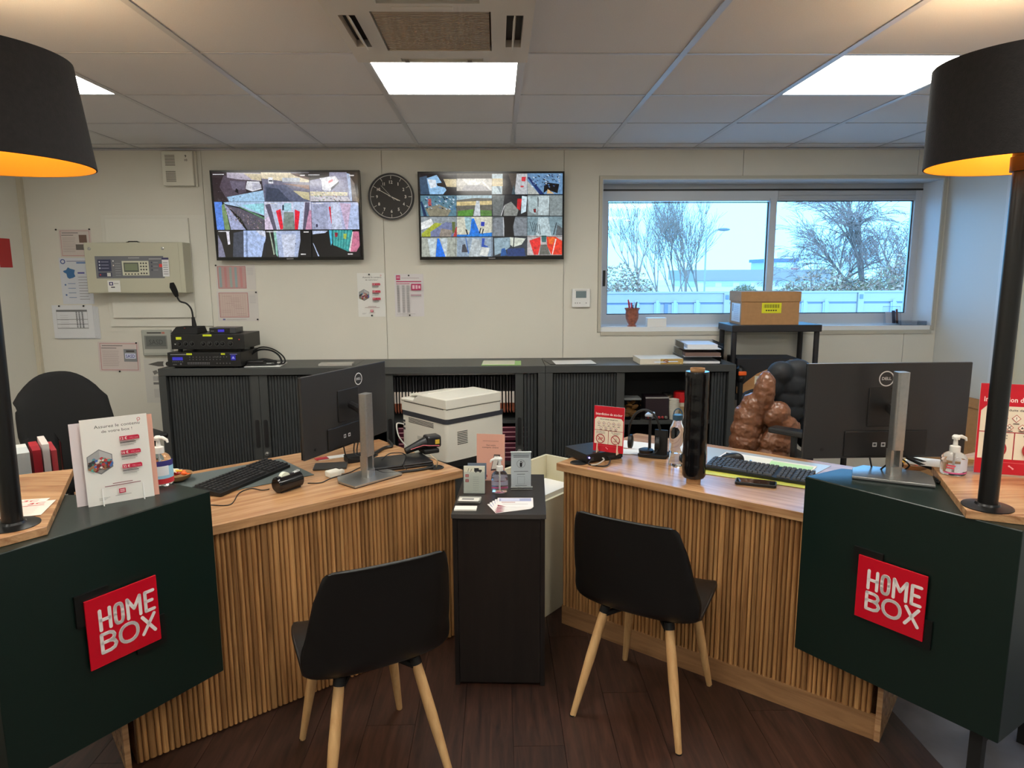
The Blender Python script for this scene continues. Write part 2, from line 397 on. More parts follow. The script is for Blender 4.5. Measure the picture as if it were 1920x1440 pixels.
p=MB(); ringpanel(p,hx,-.325,.315,sl+[gr],-.03,-.006); p.build('body',AC,ac)
MB().box(-hx+.01,hx-.01,-.31,.31,-.006,.0).build('recess',ACD,ac)
g=MB()
for i in range(26): 
    y=gr[2]+.006+i*.0142; g.box(gr[0]+.006,gr[1]-.006,y,y+.0085,-.028,-.02)
for i in range(7): g.box(gr[0]+.03+i*.05,gr[0]+.033+i*.05,gr[2]+.004,gr[3]-.004,-.026,-.018)
tag(g.build('intake_grille',mat('grille_beige',(168,152,134),.6),ac),kind='stuff')
MB().box(gr[0],gr[1],gr[2],gr[3],-.012,-.007).build('filter',mat('filter_brown',(120,104,88),.8),ac)
for h,ang in ((sl[0],52),(sl[1],-78)):
    v=MB(); v.T=Matrix.Translation(((h[0]+h[1])/2,0,-.024))@Matrix.Rotation(R_(ang),4,'Y'); v.box(-.022,.022,h[2]+.004,h[3]-.004,-.002,.002); v.build('air_vane',AC,ac)
for h in sl[2:]: MB().box(h[0]+.003,h[1]-.003,h[2]+.012,h[3]-.016,-.027,-.023).build('air_vane',AC,ac)
for x in (-.13,.10): MB().box(x-.008,x+.008,.282,.312,-.0312,-.0302).build('latch',mat('latch_brown',(120,108,98),.6),ac)
MB().box(-.11,.07,-.228,-.208,-.0312,-.0302).build('label_plate',mat('label_cream',(216,210,200),.5),ac)
# ------------------------------------------------------------------ reception counters
ZD=.81
def desk(name,label,Pc,ang,L,D,zslat,plinth,side):
    """Pc top corner next to the black pedestal, ang direction of the front edge leading away, side +1 right desk / -1 left desk"""
    t=thing(name,label,'reception desk',(Pc[0],Pc[1],0),ang,'reception desks')
    s=side; yb=D*s; ov=.016
    MB().box(0,L,min(0,yb),max(0,yb),ZD-.036,ZD).build('desktop',OAK,t,bevel=.002)
    # carcass behind the slats
    c=MB(); c.box(.02,L-.02,min(.034*s,.052*s),max(.034*s,.052*s),.0,ZD-.037); c.build('front_board',wood('oak_board',(74,46,24),(104,68,40),(12,12,1),2.5,.5),t)
    for x in (.02,L-.045): MB().box(x,x+.025,min(.053*s,(D-.06)*s),max(.053*s,(D-.06)*s),0,ZD-.037).build('side_panel',OAK,t)
    if plinth: MB().box(.022,L-.001,min(.022*s,.0335*s),max(.022*s,.0335*s),0,.096).build('plinth',wood('plinth_oak',(128,90,58),(176,132,90),(1.2,12,12),2.2,.5),t)
    x=.024; k=0; ms={}
    pat=[.017,.019,.018,.024,.016,.018,.020,.027,.017,.019,.022,.018,.016,.025,.018,.020]
    while x<L-.02 and k<299:
        wd=pat[(k*5+k//7)%len(pat)]
        if x+wd>L: break
        if wd not in ms:
            h=wd/2-.0007; d=.019 if plinth else .016; d=.011
            prof=[(-h,0),(-h*.82,-d*.55),(-h*.5,-d*.9),(0,-d),(h*.5,-d*.9),(h*.82,-d*.55),(h,0)]
            prof=[(p[0],p[1]*s) for p in prof]
            ms[wd]=MB().prism(prof,zslat,ZD-.038).build('slat',SLAT,t); o=ms[wd]
        else: o=copyobj(ms[wd],t)
        o.location=(x+wd/2,.0338*s,0); x+=wd; k+=1
    MB().box(L-.0005,L+.018,min(.018*s,(D-.03)*s),max(.018*s,(D-.03)*s),.0,ZD-.037).build('end_panel',OAK,t)
    return t
FR1=az(1043,868,ZD); FR2=az(1508,962,ZD); aR=math.atan2(FR2.y-FR1.y,FR2.x-FR1.x)
FL1=az(868,881,ZD); FL2=az(400,986,ZD); aL=math.atan2(FL2.y-FL1.y,FL2.x-FL1.x)
dR=desk('reception_desk','right-hand oak reception desk with fluted front, carrying the roll of black film',FR1,aR,1.405,.78,.092,True,1)
dL=desk('reception_desk','left-hand oak reception desk with fluted front, carrying the tape dispenser',FL1,aL,1.41,.78,.006,False,-1)

# dark green return boxes
ZG=.965
Ag=az(1510,893,ZG); Bg=az(1918,996,ZG)
u=(Bg-Ag).normalized(); side=Vector((-u.y,u.x,0))
polyR=[(Ag.x,Ag.y),(Bg.x,Bg.y),(Bg.x+.55,Bg.y+.34),(Bg.x+.42,Bg.y+.56),(Ag.x+.40,Ag.y-.015),(Ag.x+.178,Ag.y+.098)]
Al=az(394,920,ZG); Bl=az(-36,1049,ZG)
polyL=[(Al.x,Al.y),(Bl.x,Bl.y),(Bl.x-.52,Bl.y+.32),(Bl.x-.40,Bl.y+.55),(Al.x-.40,Al.y-.03),(Al.x-.178,Al.y+.098)]
def gbox(poly,label,legs):
    c=poly[0]; t=thing('return_counter',label,'counter',(c[0],c[1],0),0,'dark green counter ends')
    P=[(p[0]-c[0],p[1]-c[1]) for p in poly]
    MB().prism(P,.30,ZG).build('cabinet',GREEN,t,bevel=.003)
    for lx,ly in legs:
        MB().box(-.018,.018,-.018,.018,0,.2995).build('leg',BLACKM,t,loc=(lx-c[0],ly-c[1],0),rz=math.atan2(u.y,u.x))
    return t
lgR=az(1840,1378,.30)
gR=gbox(polyR,'dark green angular counter box under the right lamp and monitor, red sign on front',[(lgR.x+.03,lgR.y+.05),(Bg.x+.42,Bg.y+.40),(Ag.x+.66,Ag.y-.12)])
gL=gbox(polyL,'dark green angular counter box under the left lamp and insurance stand, red sign on front',[(-lgR.x+.08,lgR.y-.02),(Bl.x-.42,Bl.y+.38),(Al.x-.70,Al.y-.10)])
# oak side tops lying on the boxes
ZT=.990
def sidetop(P,label):
    c=P[0]; t=thing('side_worktop',label,'worktop',(c[0],c[1],ZG+.0005),0,'oak side tops')
    MB().prism([(p[0]-c[0],p[1]-c[1]) for p in P],0,ZT-ZG-.0005).build('board',OAK,t,bevel=.0015)
    return t
r1=az(1812,957,ZT); r2=az(1926,970,ZT); r0_=az(1757,886,ZT); dd=(r0_-r1); rb=r1+dd*1.35
l1=az(88,987,ZT); l2=az(-4,1011,ZT); l0=az(137,879,ZT); l3=az(0,894,ZT)
e=(r2-r1).normalized(); stR=[(r1.x,r1.y),(r1.x+e.x*.75,r1.y+e.y*.75),(r1.x+.95,r1.y+.5),(rb.x+.5,rb.y+.25),(rb.x,rb.y)]
e2=(l2-l1).normalized(); e3=(l3-l0).normalized()
stL=[(l1.x,l1.y),(l0.x,l0.y),(l0.x+e3.x*.55,l0.y+e3.y*.55),(l1.x-.80,l1.y-.16),(l1.x+e2.x*.14,l1.y+e2.y*.14)]
sidetop(stR,'pale oak angled side top under the right lamp, lying on the green box'); sidetop(stL,'pale oak angled side top under the left lamp, lying on the green box')
# carcasses carrying the side tops outside the frame
for P,n,s in ((stR,'right',1),(stL,'left',-1)):
    cx=sum(p[0] for p in P)/len(P)+.12*s; cy_=sum(p[1] for p in P)/len(P)+.12
    t=thing('side_table_leg','black square post carrying the %s oak side top behind the green box'%n,'leg',(cx,cy_,0),.3,'posts under the side tops')
    MB().box(-.02,.02,-.02,.02,0,ZG-.001).build('post',BLACKM,t); MB().cyl((0,0,0),.04,.006,16).build('foot',BLACKM,t)

# red logo signs
def strokes(mb,P,wd,col,thick=.003):
    for i in range(len(P)-1):
        a,b=Vector(P[i]),Vector(P[i+1]); d=b-a; n=Vector((-d.y,d.x)).normalized()*wd/2
        mb.col=col; mb.T=Matrix(((1,0,0,0),(0,0,-1,0),(0,1,0,0),(0,0,0,1)))
        pts=[]; an=math.atan2(-n.y,-n.x)
        for k in range(7): t=an-PI/2*0+PI*k/6; pts.append((a.x+wd/2*math.cos(an- PI*k/6+0),a.y+wd/2*math.sin(an-PI*k/6)))
        an2=math.atan2(n.y,n.x)
        for k in range(7): pts.append((b.x+wd/2*math.cos(an2-PI*k/6),b.y+wd/2*math.sin(an2-PI*k/6)))
        mb.prism(pts,.0,.0012); mb.T=Matrix.Identity(4)
def ell_pts(cx,cz,rx,rz,sq=1,n=20):
    out=[]
    for k in range(n+1):
        t=2*PI*k/n; c,s_=math.cos(t),math.sin(t); out.append((cx+rx*math.copysign(abs(c)**sq,c),cz+rz*math.copysign(abs(s_)**sq,s_)))
    return out
def logo(mb,S,wd=None,col=(236,226,222),y=0):
    """HOME over BOX on a square of side S with its lower left corner at 0,0"""
    w=wd or .046*S; G=[]
    q=lambda P:[(p[0]*S,p[1]*S) for p in P]
    G+= [q([(.17,.80),(.17,.52)]),q([(.31,.80),(.31,.52)]),q([(.17,.66),(.31,.66)])]
    G+= [[(a*S,b_*S) for a,b_ in ell_pts(.442,.66,.056,.14,.62)]]
    G+= [q([(.575,.52),(.575,.80),(.67,.64),(.765,.80),(.765,.52)])]
    G+= [q([(.98-.0,.80),(.85,.80),(.85,.52),(.98,.52)]),q([(.85,.66),(.955,.66)])]
    G=[[(x*.93+.02*S,z) for x,z in g_] for g_ in G]
    G+= [q([(.17,.19),(.17,.45),(.28,.45),(.325,.43),(.345,.39),(.325,.345),(.28,.33),(.17,.33)]),q([(.28,.33),(.335,.31),(.36,.26),(.335,.21),(.28,.19),(.17,.19)])]
    G+= [[(a*S,b_*S) for a,b_ in ell_pts(.545,.32,.125,.13,.9)]]
    G+= [q([(.745,.45),(.92,.19)]),q([(.92,.45),(.745,.19)])]
    for g_ in G: strokes(mb,g_,w,col)
    return mb
def sign(A_,u_,corners,label):
    n=Vector((u_.y,-u_.x,0)); P=[onplane(x,y,A_,n) for x,y in corners]
    wdt=((P[1]-P[0]).length+(P[2]-P[3]).length)/2; hgt=((P[3]-P[0]).length+(P[2]-P[1]).length)/2; S=(wdt+hgt)/2
    ctr=sum(P,Vector())/4
    rz=math.atan2(u_.y,u_.x)
    if u_.x<0: rz+=PI
    nn=Vector((math.sin(rz),-math.cos(rz),0))
    t=thing('logo_sign',label,'sign',ctr+nn*.0105,rz,'red square logo signs')
    MB().box(-S/2,S/2,-.006,0,-S/2,S/2).build('panel',RED,t,bevel=.001)
    l=logo(MB(),S); o=l.build('lettering',mat('letter_white',(232,222,220),.35),t,loc=(-S/2,-.0062,-S/2))
    k=.15*S; br=mat('bracket_black',(16,18,17),.3)
    for sx_,sz in ((-1,1),(1,-1)):
        b=MB(); x=sx_*(S/2); z=sz*(S/2)
        b.box(min(x+sx_*.022,x-sx_*.075),max(x+sx_*.022,x-sx_*.075),.001,.010,min(z+sz*.022,z-sz*.075),max(z+sz*.022,z-sz*.075)); b.build('standoff_bracket',br,t)
    return t
sign(Ag,u,[(1612,1038),(1745,1080),(1735,1200),(1607,1150)],'red square sign with white capitals on the right green box')
uL=(Al-Bl).normalized()
sign(Al,uL,[(153,1127),(289,1077),(297,1195),(163,1256)],'red square sign with white capitals on the left green box')

# ------------------------------------------------------------------ black-brown pedestal between the desks
ESP=wood('espresso_laminate',(17,12,11),(32,25,22),(14,14,1),2.5,.38); EDG=mat('edge_grey',(70,66,64),.4)
pf=az(848,963,.745); pg=az(1022,964,.745); an=math.atan2(pg.y-pf.y,pg.x-pf.x); pwid=(pg-pf).length
pt=thing('pedestal_cabinet','tall black-brown pedestal cabinet standing between the two oak desks','cabinet',(pf.x,pf.y,0),an)
Dp=.55
MB().box(-.004,pwid+.004,-.006,Dp,.727,.745).build('top',ESP,pt,bevel=.001)
MB().box(0,.018,0,Dp-.01,0,.7265).build('side_panel',ESP,pt); MB().box(pwid-.018,pwid,0,Dp-.01,0,.7265).build('side_panel',ESP,pt)
MB().box(.0195,pwid-.0195,.003,.018,.012,.7265).build('front_panel',ESP,pt); MB().box(.0195,pwid-.0195,Dp-.03,Dp-.015,.012,.7265).build('back_panel',ESP,pt)
MB().box(-.004,pwid+.004,-.0075,-.0062,.727,.745).build('edge_band',EDG,pt)
def PT(x,y,z=0): 
    c,s_=math.cos(an),math.sin(an); return (pf.x+c*x-s_*y,pf.y+s_*x+c*y,.745+z)
# ------------------------------------------------------------------ visitor chairs
LEGW=wood('chair_leg_wood',(186,142,92),(216,176,124),(10,10,1),3,.5)
def visitor_chair():
    t=thing('shell_chair','','chair')
    prof=[(.262,.428),(.240,.446),(.13,.454),(0,.440),(-.10,.436),(-.165,.450),(-.205,.490),(-.228,.545),(-.245,.61),(-.262,.69),(-.280,.77),(-.292,.835),(-.297,.848)]
    hw=[.150,.195,.218,.226,.232,.238,.242,.238,.230,.219,.207,.194,.186]
    pr=smoothpath([(p[0],p[1],h) for p,h in zip(prof,hw)],3)
    def fn(a,v):
        k=v*(len(pr)-1); i=min(int(k),len(pr)-2); f=k-i; p=pr[i].lerp(pr[i+1],f)
        uu=(a-.5)*2; hwid=p.z
        back=max(0,min(1,(p.y-.44)/.12)); seatf=1-back
        edge=abs(uu)**2.4
        x=hwid*math.sin(uu*PI/2*.92)/math.sin(PI/2*.92)
        y=p.x+back*.065*edge*(1-.45*max(0,(p.y-.6)/.25)); z=p.y+seatf*.022*edge*(1 if p.x<.15 else .4)-max(0,(p.y-.74)/.11)*.034*abs(uu)**9
        # wings where seat meets back
        wing=math.exp(-((p.y-.50)/.07)**2)*(1 if p.x<-.12 else 0); y+=wing*.03*edge; z+=wing*.02*edge
        return (x,y,z)
    o=MB().grid(fn,26,36).build('seat_shell',mat('chair_shell_black',(14,14,14),.42),t,smooth=True,ang=80)
    s=o.modifiers.new('s','SOLIDIFY'); s.thickness=.009; s.offset=0
    f=MB()
    for sx in (-1,1): f.tube([(sx*.12,-.14,.405),(sx*.05,-.03,.412),(sx*.05,.06,.412),(sx*.12,.15,.405)],.011,8)
    f.box(-.09,.09,-.07,.10,.418,.424)
    f.build('under_frame',BLACKM,t,smooth=True)
    for sx in (-1,1):
        for y0,y1,fx in ((-.13,-.235,.21),(.15,.235,.187)):
            a=Vector((sx*.125,y0,.43)); b=Vector((sx*fx,y1,.0)); d=b-a
            P=[a,a+d*.12,a+d*.45,b]
            g=MB().tube(P,[.0155,.0175,.0185,.0115],14).build('leg',LEGW,t,smooth=True)
            sl_=MB().tube([a+d*-.005,a+d*.055],[.019,.0195],14).build('leg_top',BLACKM,g,smooth=True)  # short black tube around the upper end of the leg
            MB().cyl((b.x,b.y,-.0005),.0118,.006,12).build('foot_pad',BLACKM,g)
    return t
ch=visitor_chair()
ch['label']='black shell chair with wooden legs facing the right desk'; ch['group']='black shell visitor chairs'
ch.location=(.582,2.507,0); ch.rotation_euler.z=R_(-32.7)
def dup(o,parent=None):
    c=copyobj(o,parent)
    for k in list(o.children): dup(k,c)
    return c
c2=dup(ch); c2.location=(-.458,2.19,0); c2.rotation_euler.z=R_(27.2); c2['label']='black shell chair with wooden legs facing the left desk'

# ------------------------------------------------------------------ tall lamps
GOLD=mat('gold_foil',(232,158,44),.45,metal=.3); SHADE=mat('shade_fabric',(21,16,16),.9,noise=.35,nscale=(70),bump=.4,bscale=260)
POLE=mat('pole_black',(12,12,12),.32)
def lamp(px,py,label,zb=1.985,zt=2.255,rb=.275,rt=.243):
    b=az(px,py,ZT); t=thing('pole_lamp',label,'lamp',(b.x,b.y,ZT),0,'pole lamps with black shades')
    h=zb-ZT
    MB().lathe([(.068,0),(.068,.003),(.05,.006),(.034,.008),(.031,.014)],32).build('base',POLE,t,smooth=True)
    MB().lathe([(.0265,.009),(.0265,h-.02)],24).build('pole',POLE,t,smooth=True)
    MB().lathe([(.034,h-.02),(.034,h+.02),(.03,h+.022),(.03,h+.06),(.034,h+.062),(.034,h+.10),(.012,h+.105),(.012,h+.13)],20).build('lamp_holder',mat('bronze_fitting',(50,38,24),.4,metal=.4),t,smooth=True)
    o=MB(); s=64; z0=zb-ZT; z1=zt-ZT
    def tubew(r0,r1,a,b_,rev):
        V=[(r*math.cos(2*PI*i/s),r*math.sin(2*PI*i/s),z) for r,z in ((r0,a),(r1,b_)) for i in range(s)]
        Fc=[(i,(i+1)%s,s+(i+1)%s,s+i) for i in range(s)]
        return V,[f[::-1] for f in Fc] if rev else Fc
    o.add(*tubew(rb,rt,z0,z1,False)); o.add(*tubew(rb,rb-.004,z0,z0-.001,True)); o.add(*tubew(rt,rt-.004,z1,z1+.001,False))
    sh=o.build('lamp_shade',SHADE,t,smooth=True,ang=60)
    i=MB(); i.add(*tubew(rb-.003,rt-.003,z0+.0,z1-.0,True)); i.build('gold_lining',GOLD,sh,smooth=True)
    r=MB(); 
    for k in range(3):
        a=2*PI*k/3+.4; r.tube([(0,0,h+.128),((rt*.5)*math.cos(a),(rt*.5)*math.sin(a),z1-.01),((rt-.004)*math.cos(a),(rt-.004)*math.sin(a),z1-.003)],.003,6)
    r.build('shade_carrier',BLACKM,t)
    MB().ell((0,0,h+.185),(.032,.032,.045)).build('bulb',emis('bulb_glow',(1,.72,.36),9),t,smooth=True)
    L=bpy.data.lights.new('bulb_light','POINT'); L.energy=LAMP_W; L.color=(1,.76,.44); L.shadow_soft_size=.05
    lo=bpy.data.objects.new('bulb_light',L); sc.collection.objects.link(lo); lo.parent=t; lo.location=(0,0,h+.25); return t
lamp(1851,950,'black lamp with gold-lined shade on the right oak side top',rb=.246); tl=lamp(24,985,'black lamp with gold-lined shade on the left oak side top',rb=.280); tl.rotation_euler.y=R_(.9)

# ------------------------------------------------------------------ monitors
MBK=mat('monitor_back_grey',(48,47,48),.33); MDK=mat('monitor_dark',(32,31,32),.4)
def monitor(loc,rz,label,base_xy,base_rz,ztable,ztop,w=.61,h=.356,logo_x=.06,cw=.027):
    """thing origin at the foot; loc is the centre of the lower edge of the display"""
    t=thing('computer_monitor',label,'monitor',(base_xy[0],base_xy[1],ztable),rz,'monitors seen from behind')
    ci,si=math.cos(-rz),math.sin(-rz); dx,dy=loc[0]-base_xy[0],loc[1]-base_xy[1]
    lx,ly=ci*dx-si*dy,si*dx+ci*dy; zb=loc[2]-ztable
    b=MB(); b.box(lx-w/2,lx+w/2,ly,ly+.012,zb,zb+h); b.frustum([(lx-.24,zb+.03),(lx+.24,zb+.03),(lx+.24,zb+.31),(lx-.24,zb+.31)],0,[(lx-.24,zb+.03),(lx+.24,zb+.03),(lx+.24,zb+.31),(lx-.24,zb+.31)],0) if 0 else None
    b.build('back_shell',MBK,t,bevel=.003)
    MB().box(lx-w/2+.002,lx+w/2-.002,ly+.0125,ly+.02,zb+.002,zb+h-.002).build('screen',mat('screen_front',(12,12,14),.15),t)
    q=MB(); q.box(lx-.155,lx+.155,ly-.008,ly-.0003,zb+.008,zb+.105); q.build('port_cover',MDK,t,bevel=.004)
    q=MB(); q.box(lx-.075,lx+.075,ly-.006,ly-.0003,zb+.12,zb+.265); q.build('mount_plate',MDK,t,bevel=.006)
    px=0; py=0
    arm=MB(); arm.tube([(0,-.0,zb+.19),(lx*.6,ly*.5,zb+.19),(lx,ly-.02,zb+.19)],.018,10); arm.build('arm',MDK,t)
    hh=ztop-ztable
    p=MB(); 
    for a,b_ in ((.012,.045),(.105,hh)): p.prism(rrect(-cw,-.028,cw,.012,.008),a,b_)
    p.box(-cw,-cw+.010,-.02,.012,.045,.105); p.box(cw-.010,cw,-.02,.012,.045,.105); p.box(-cw+.010,cw-.010,.004,.012,.045,.105)
    p.build('stand_column',STEEL,t)
    f=MB(); f.T=Matrix.Rotation(base_rz-rz,4,'Z'); f.prism([(-.125,-.085),(.125,-.085),(.125,.03),(.09,.085),(-.09,.085),(-.125,.03)],0,.004); f.build('stand_base_pad',MDK,t)
    f=MB(); f.T=Matrix.Rotation(base_rz-rz,4,'Z'); f.prism([(-.127,-.087),(.127,-.087),(.127,.03),(.092,.087),(-.092,.087),(-.127,.03)],.004,.012); f.build('stand_base',STEEL,t,bevel=.001)
    g=MB(); g.lift=-ly+.0002; cx,cz=lx+logo_x,zb+h-.058
    g.ring(cx,cz,.0245,.0285,(214,214,214)); g.text('DELL',cx-.0175,cz-.005,.035,.011,(214,214,214),.02)
    g.build('logo_mark',pm(.35),t)
    g=MB(); g.lift=-(ly-.008)+.0002
    for k in (0,1): 
        g.rect(lx-.05+k*.032,zb+.045,lx-.034+k*.032,zb+.061,(200,200,200)); g.rect(lx-.047+k*.032,zb+.049,lx-.037+k*.032,zb+.057,(60,60,62))
    g.build('port_stickers',pm(.5),t)
    g=MB(); g.cyl((0,0,0),.006,.002,14); g.build('lock_slot',MDK,t,loc=(lx-w/2+.07,ly-.0012,zb+.035),rot=(PI/2,0,0))
    c=MB()
    for k,(a0,a1) in enumerate(((-.06,-.05),(.02,.06),(.05,.10))):
        c.tube(smoothpath([(lx+a0,ly-.012,zb+.01),(lx+a0*.7,ly-.02,zb-.05),(lx+a1*.6,ly*.4,zb-.05 if zb>.1 else .03),(.015,.01+.01*k,.07+.005*k)],5),.003,6)
    c.build('cable',BLACKM,t,smooth=True)
    return t
pR=az(1672,895,ZG); mR=(1.431,2.455,1.007); mL=(-.688,3.11,.912)
monitor(mR,.01,'black monitor seen from behind standing on the right green box',(pR.x,pR.y),R_(-28),ZG,av(1693,697,pR).z,logo_x=-.012,cw=.021)
pL=az(688,897,ZD); 
monitor(mL,1.13,'black monitor seen from behind, turned sideways on the left desk',(pL.x,pL.y),R_(48),ZD,av(697,737,pL).z,logo_x=.085)

# ------------------------------------------------------------------ low shutter cabinets along the back wall
ZK=1.12; YK=4.26; XK=[-2.105,-.905,.297,1.50]
def shutter(par,x0,x1,label=None):
    s=MB(); n=int((x1-x0)/.018); st=(x1-x0)/n
    for i in range(n): s.prism([(x0+i*st+.001,.032),(x0+i*st+.003,.028),(x0+(i+1)*st-.003,.028),(x0+(i+1)*st-.001,.032)],.0,1.035)
    o=s.build('shutter_curtain',SHUT,par,loc=(0,0,.03)); o['kind']='stuff'; return o
def cabinet(i,label,doors,shelves,edges):
    x0,x1=XK[i]+.001,XK[i+1]-.001; t=thing('shutter_cabinet',label,'cabinet',(x0,YK,0),0,'anthracite shutter cabinets'); W=x1-x0; D=YB-YK-.003
    MB().box(0,W,0,D,ZK-.045,ZK).build('top',ANTH,t,bevel=.002)
    for x in (0,W-.045): MB().box(x,x+.045,0,D,.0,ZK-.0455).build('side_panel',ANTH,t,bevel=.001)
    MB().box(.046,W-.046,.0,D,0,.03).build('bottom',ANTH,t); MB().box(.046,W-.046,D-.012,D,.031,ZK-.0455).build('back_panel',mat('cabinet_inside',(38,40,42),.6),t)
    for z in shelves: MB().box(.046,W-.046,.05,D-.0125,z,z+.022).build('shelf',mat('cabinet_shelf',(62,64,64),.5),t)
    for a,b_ in doors:
        shutter(t,a,b_)
    for a,lock in edges:
        e=MB().box(a,a+.05,.014,.036,.031,ZK-.046).build('shutter_handle_strip',ANTH,t)
        pz=.62
        g=MB(); g.prism(rrect(-.012,-.09,.012,.09,.011),0,.004); g.build('recessed_grip',MDK,e,loc=(a+.025,.0135,pz+.08),rot=(PI/2,0,0))
        if lock: MB().lathe([(.014,0),(.014,.01),(.006,.012),(.006,.022)],14).build('lock',STEEL,e,loc=(a+.025,.0135,pz-.05),rot=(PI/2,0,0))
    return t
cabinet(0,'leftmost anthracite shutter cabinet, doors closed, amplifiers standing on top',[(.05,.56),(.665,1.15)],[.56],[(.56,False),(.613,True)])
cabinet(1,'middle anthracite shutter cabinet, open, with hanging folders behind the printer',[(1.065,1.15)],[.845-.24+.14,.47],[(.195,False),(1.012,True)])
cabinet(2,'rightmost anthracite shutter cabinet, open in the middle, with mugs and boxes inside',[(.05,.45),(1.055,1.15)],[.73,.40],[(.45,False)])

# ------------------------------------------------------------------ office chairs
def mechanism(t,z=.44):
    b=MB(); 
    for k in range(5):
        a=2*PI*k/5+.3; b.tube([(0,0,.10),(.16*math.cos(a),.16*math.sin(a),.085),(.30*math.cos(a),.30*math.sin(a),.065)],[.03,.024,.016],8)
    b.build('star_base',BLACKM,t,smooth=True)
    for k in range(5):
        a=2*PI*k/5+.3; c=MB()
        c.T=Matrix.Translation((.29*math.cos(a),.29*math.sin(a),.03))@Matrix.Rotation(a,4,'Z')@Matrix.Rotation(PI/2,4,'X')
        c.lathe([(.02,-.02),(.03,-.018),(.03,-.004),(.02,-.003),(.02,.003),(.03,.004),(.03,.018),(.02,.02)],16); c.build('castor',BLACK,t,smooth=True)
    MB().lathe([(.03,.10),(.03,.25),(.018,.26),(.018,z-.05)],16).build('gas_lift',BLACK,t,smooth=True)
    s=MB(); s.grid(lambda a,b_:((a-.5)*.5*(1-.12*(abs(b_-.5)*2)**4),(b_-.5)*.48*(1-.1*(abs(a-.5)*2)**4),z+.035-.03*((a-.5)**2+(b_-.5)**2)*4*.5),12,12)
    o=s.build('seat_cushion',FABRIC,t,smooth=True); m_=o.modifiers.new('s','SOLIDIFY'); m_.thickness=.07; m_.offset=-1
    MB().box(-.12,.12,-.12,.12,z-.07,z-.035).build('tilt_unit',BLACKM,t,bevel=.01)
def armrests(t,z=.70):
    for s in (-1,1):
        a=MB(); a.tube([(s*.12,0,.42),(s*.27,0,.44),(s*.29,-.02,.55),(s*.29,-.02,z-.02)],.016,8); a.build('arm_support',BLACK,t,smooth=True)
        MB().box(s*.29-.04,s*.29+.04,-.12,.10,z-.02,z+.01).build('armrest',BLACK,t,bevel=.012,seg=3)
# left chair: back seen, facing the desk
def office(loc,rz,label,zt,zb,w,lean=.14,arms=.70):
    t=thing('office_chair',label,'office chair',loc,rz,'black office chairs'); mechanism(t); armrests(t,arms)
    def fn(a,b_):
        x=(a-.5)*2; wz=w*(1-.10*(1-b_)-.22*max(0,b_-.55)**1.4*2.2)
        z=zb+(zt-zb)*(b_-.06*abs(x)**3*(b_>.5))
        if b_>.8: z-=(abs(x)**2.6)*.10*((b_-.8)/.2)
        return (x*wz/2,.24+lean*b_**1.2-.06*(1-x*x)*0+.05*(1-x*x)-.04*math.sin(b_*PI),z)
    o=MB().grid(fn,16,20).build('backrest',FABRIC,t,smooth=True); m_=o.modifiers.new('s','SOLIDIFY'); m_.thickness=.035; m_.offset=0
    MB().tube([(0,.02,.40),(0,.30,.42),(0,.33,.60),(0,.33,.75)],[.03,.03,.028,.02],10).build('back_bar',BLACK,t,smooth=True)
    return t
office((-2.05,3.42,0),R_(50),'black mesh office chair behind the left desk, back turned to the wall',1.18,.55,.47,arms=.86)
oc=office((1.62,3.45,0),R_(-22),'black office chair behind the right desk, with jackets over its back',1.05,.55,.36,lean=.10,arms=.93)
# ------------------------------------------------------------------ jackets over the right office chair
def blobs(name,label,cat,B,m,Y0,vox=.008,disp=.012,nsc=.07):
    b=MB(); c0=ay(B[0][0],B[0][1],Y0)
    for px,py,dy,rx,rz,ry,a in B:
        p=ay(px,py,Y0+dy)-c0; k=(Y0+dy)/F
        b.T=Matrix.Translation(p)@Matrix.Rotation(R_(a),4,'Y'); b.ell((0,0,0),(rx*k,ry,rz*k*1.16),16,10)
    o=b.build(name,m,loc=c0,smooth=True); tag(o,label,cat)
    r=o.modifiers.new('r','REMESH'); r.mode='VOXEL'; r.voxel_size=vox; r.use_smooth_shade=True
    s=o.modifiers.new('s','SMOOTH'); s.iterations=3; s.factor=.5
    tx=bpy.data.textures.new('wrinkle','CLOUDS'); tx.noise_scale=nsc; tx.noise_depth=2
    d=o.modifiers.new('d','DISPLACE'); d.texture=tx; d.strength=disp; d.mid_level=.5; d.texture_coords='LOCAL'; t2x=bpy.data.textures.new('fine_wrinkle','CLOUDS'); t2x.noise_scale=.014; t2x.noise_depth=1; e=o.modifiers.new('e','DISPLACE'); e.texture=t2x; e.strength=disp*.4; e.mid_level=.5; e.texture_coords='LOCAL'; s2=o.modifiers.new('s2','SMOOTH'); s2.iterations=1; s2.factor=.4
    return o
oc.location=(1.64,3.42,0); oc.rotation_euler.z=R_(40)
PUF=mat('brown_puffer',(120,78,54),.34,bump=1,bscale=15,bdist=.012,coat=.1); BJ=mat('black_padded_cloth',(24,28,34),.7)
blobs('puffer_jacket','shiny brown quilted puffer jacket draped over the right office chair','jacket',[
 (1433,736,-.06,20,36,.06,4),(1440,716,-.05,13,14,.05,0),(1415,764,-.03,25,26,.07,-30),(1404,783,-.02,28,26,.08,-14),(1398,806,-.02,28,24,.085,-6),(1394,828,-.02,27,24,.09,4),(1391,850,-.02,27,24,.09,-4),(1389,872,-.02,27,24,.09,4),(1388,894,-.02,26,22,.09,0),
 (1456,778,-.07,26,24,.06,30),(1474,796,-.075,30,17,.055,30),(1464,812,-.07,36,17,.06,-14),(1456,832,-.07,36,22,.07,8),(1448,853,-.07,36,22,.07,-6),(1443,874,-.07,35,22,.07,4),(1440,896,-.06,34,20,.07,0),(1424,790,.03,22,34,.06,0),(1420,830,.03,22,34,.06,0)],PUF,3.52,vox=.0048,disp=.012,nsc=.03)
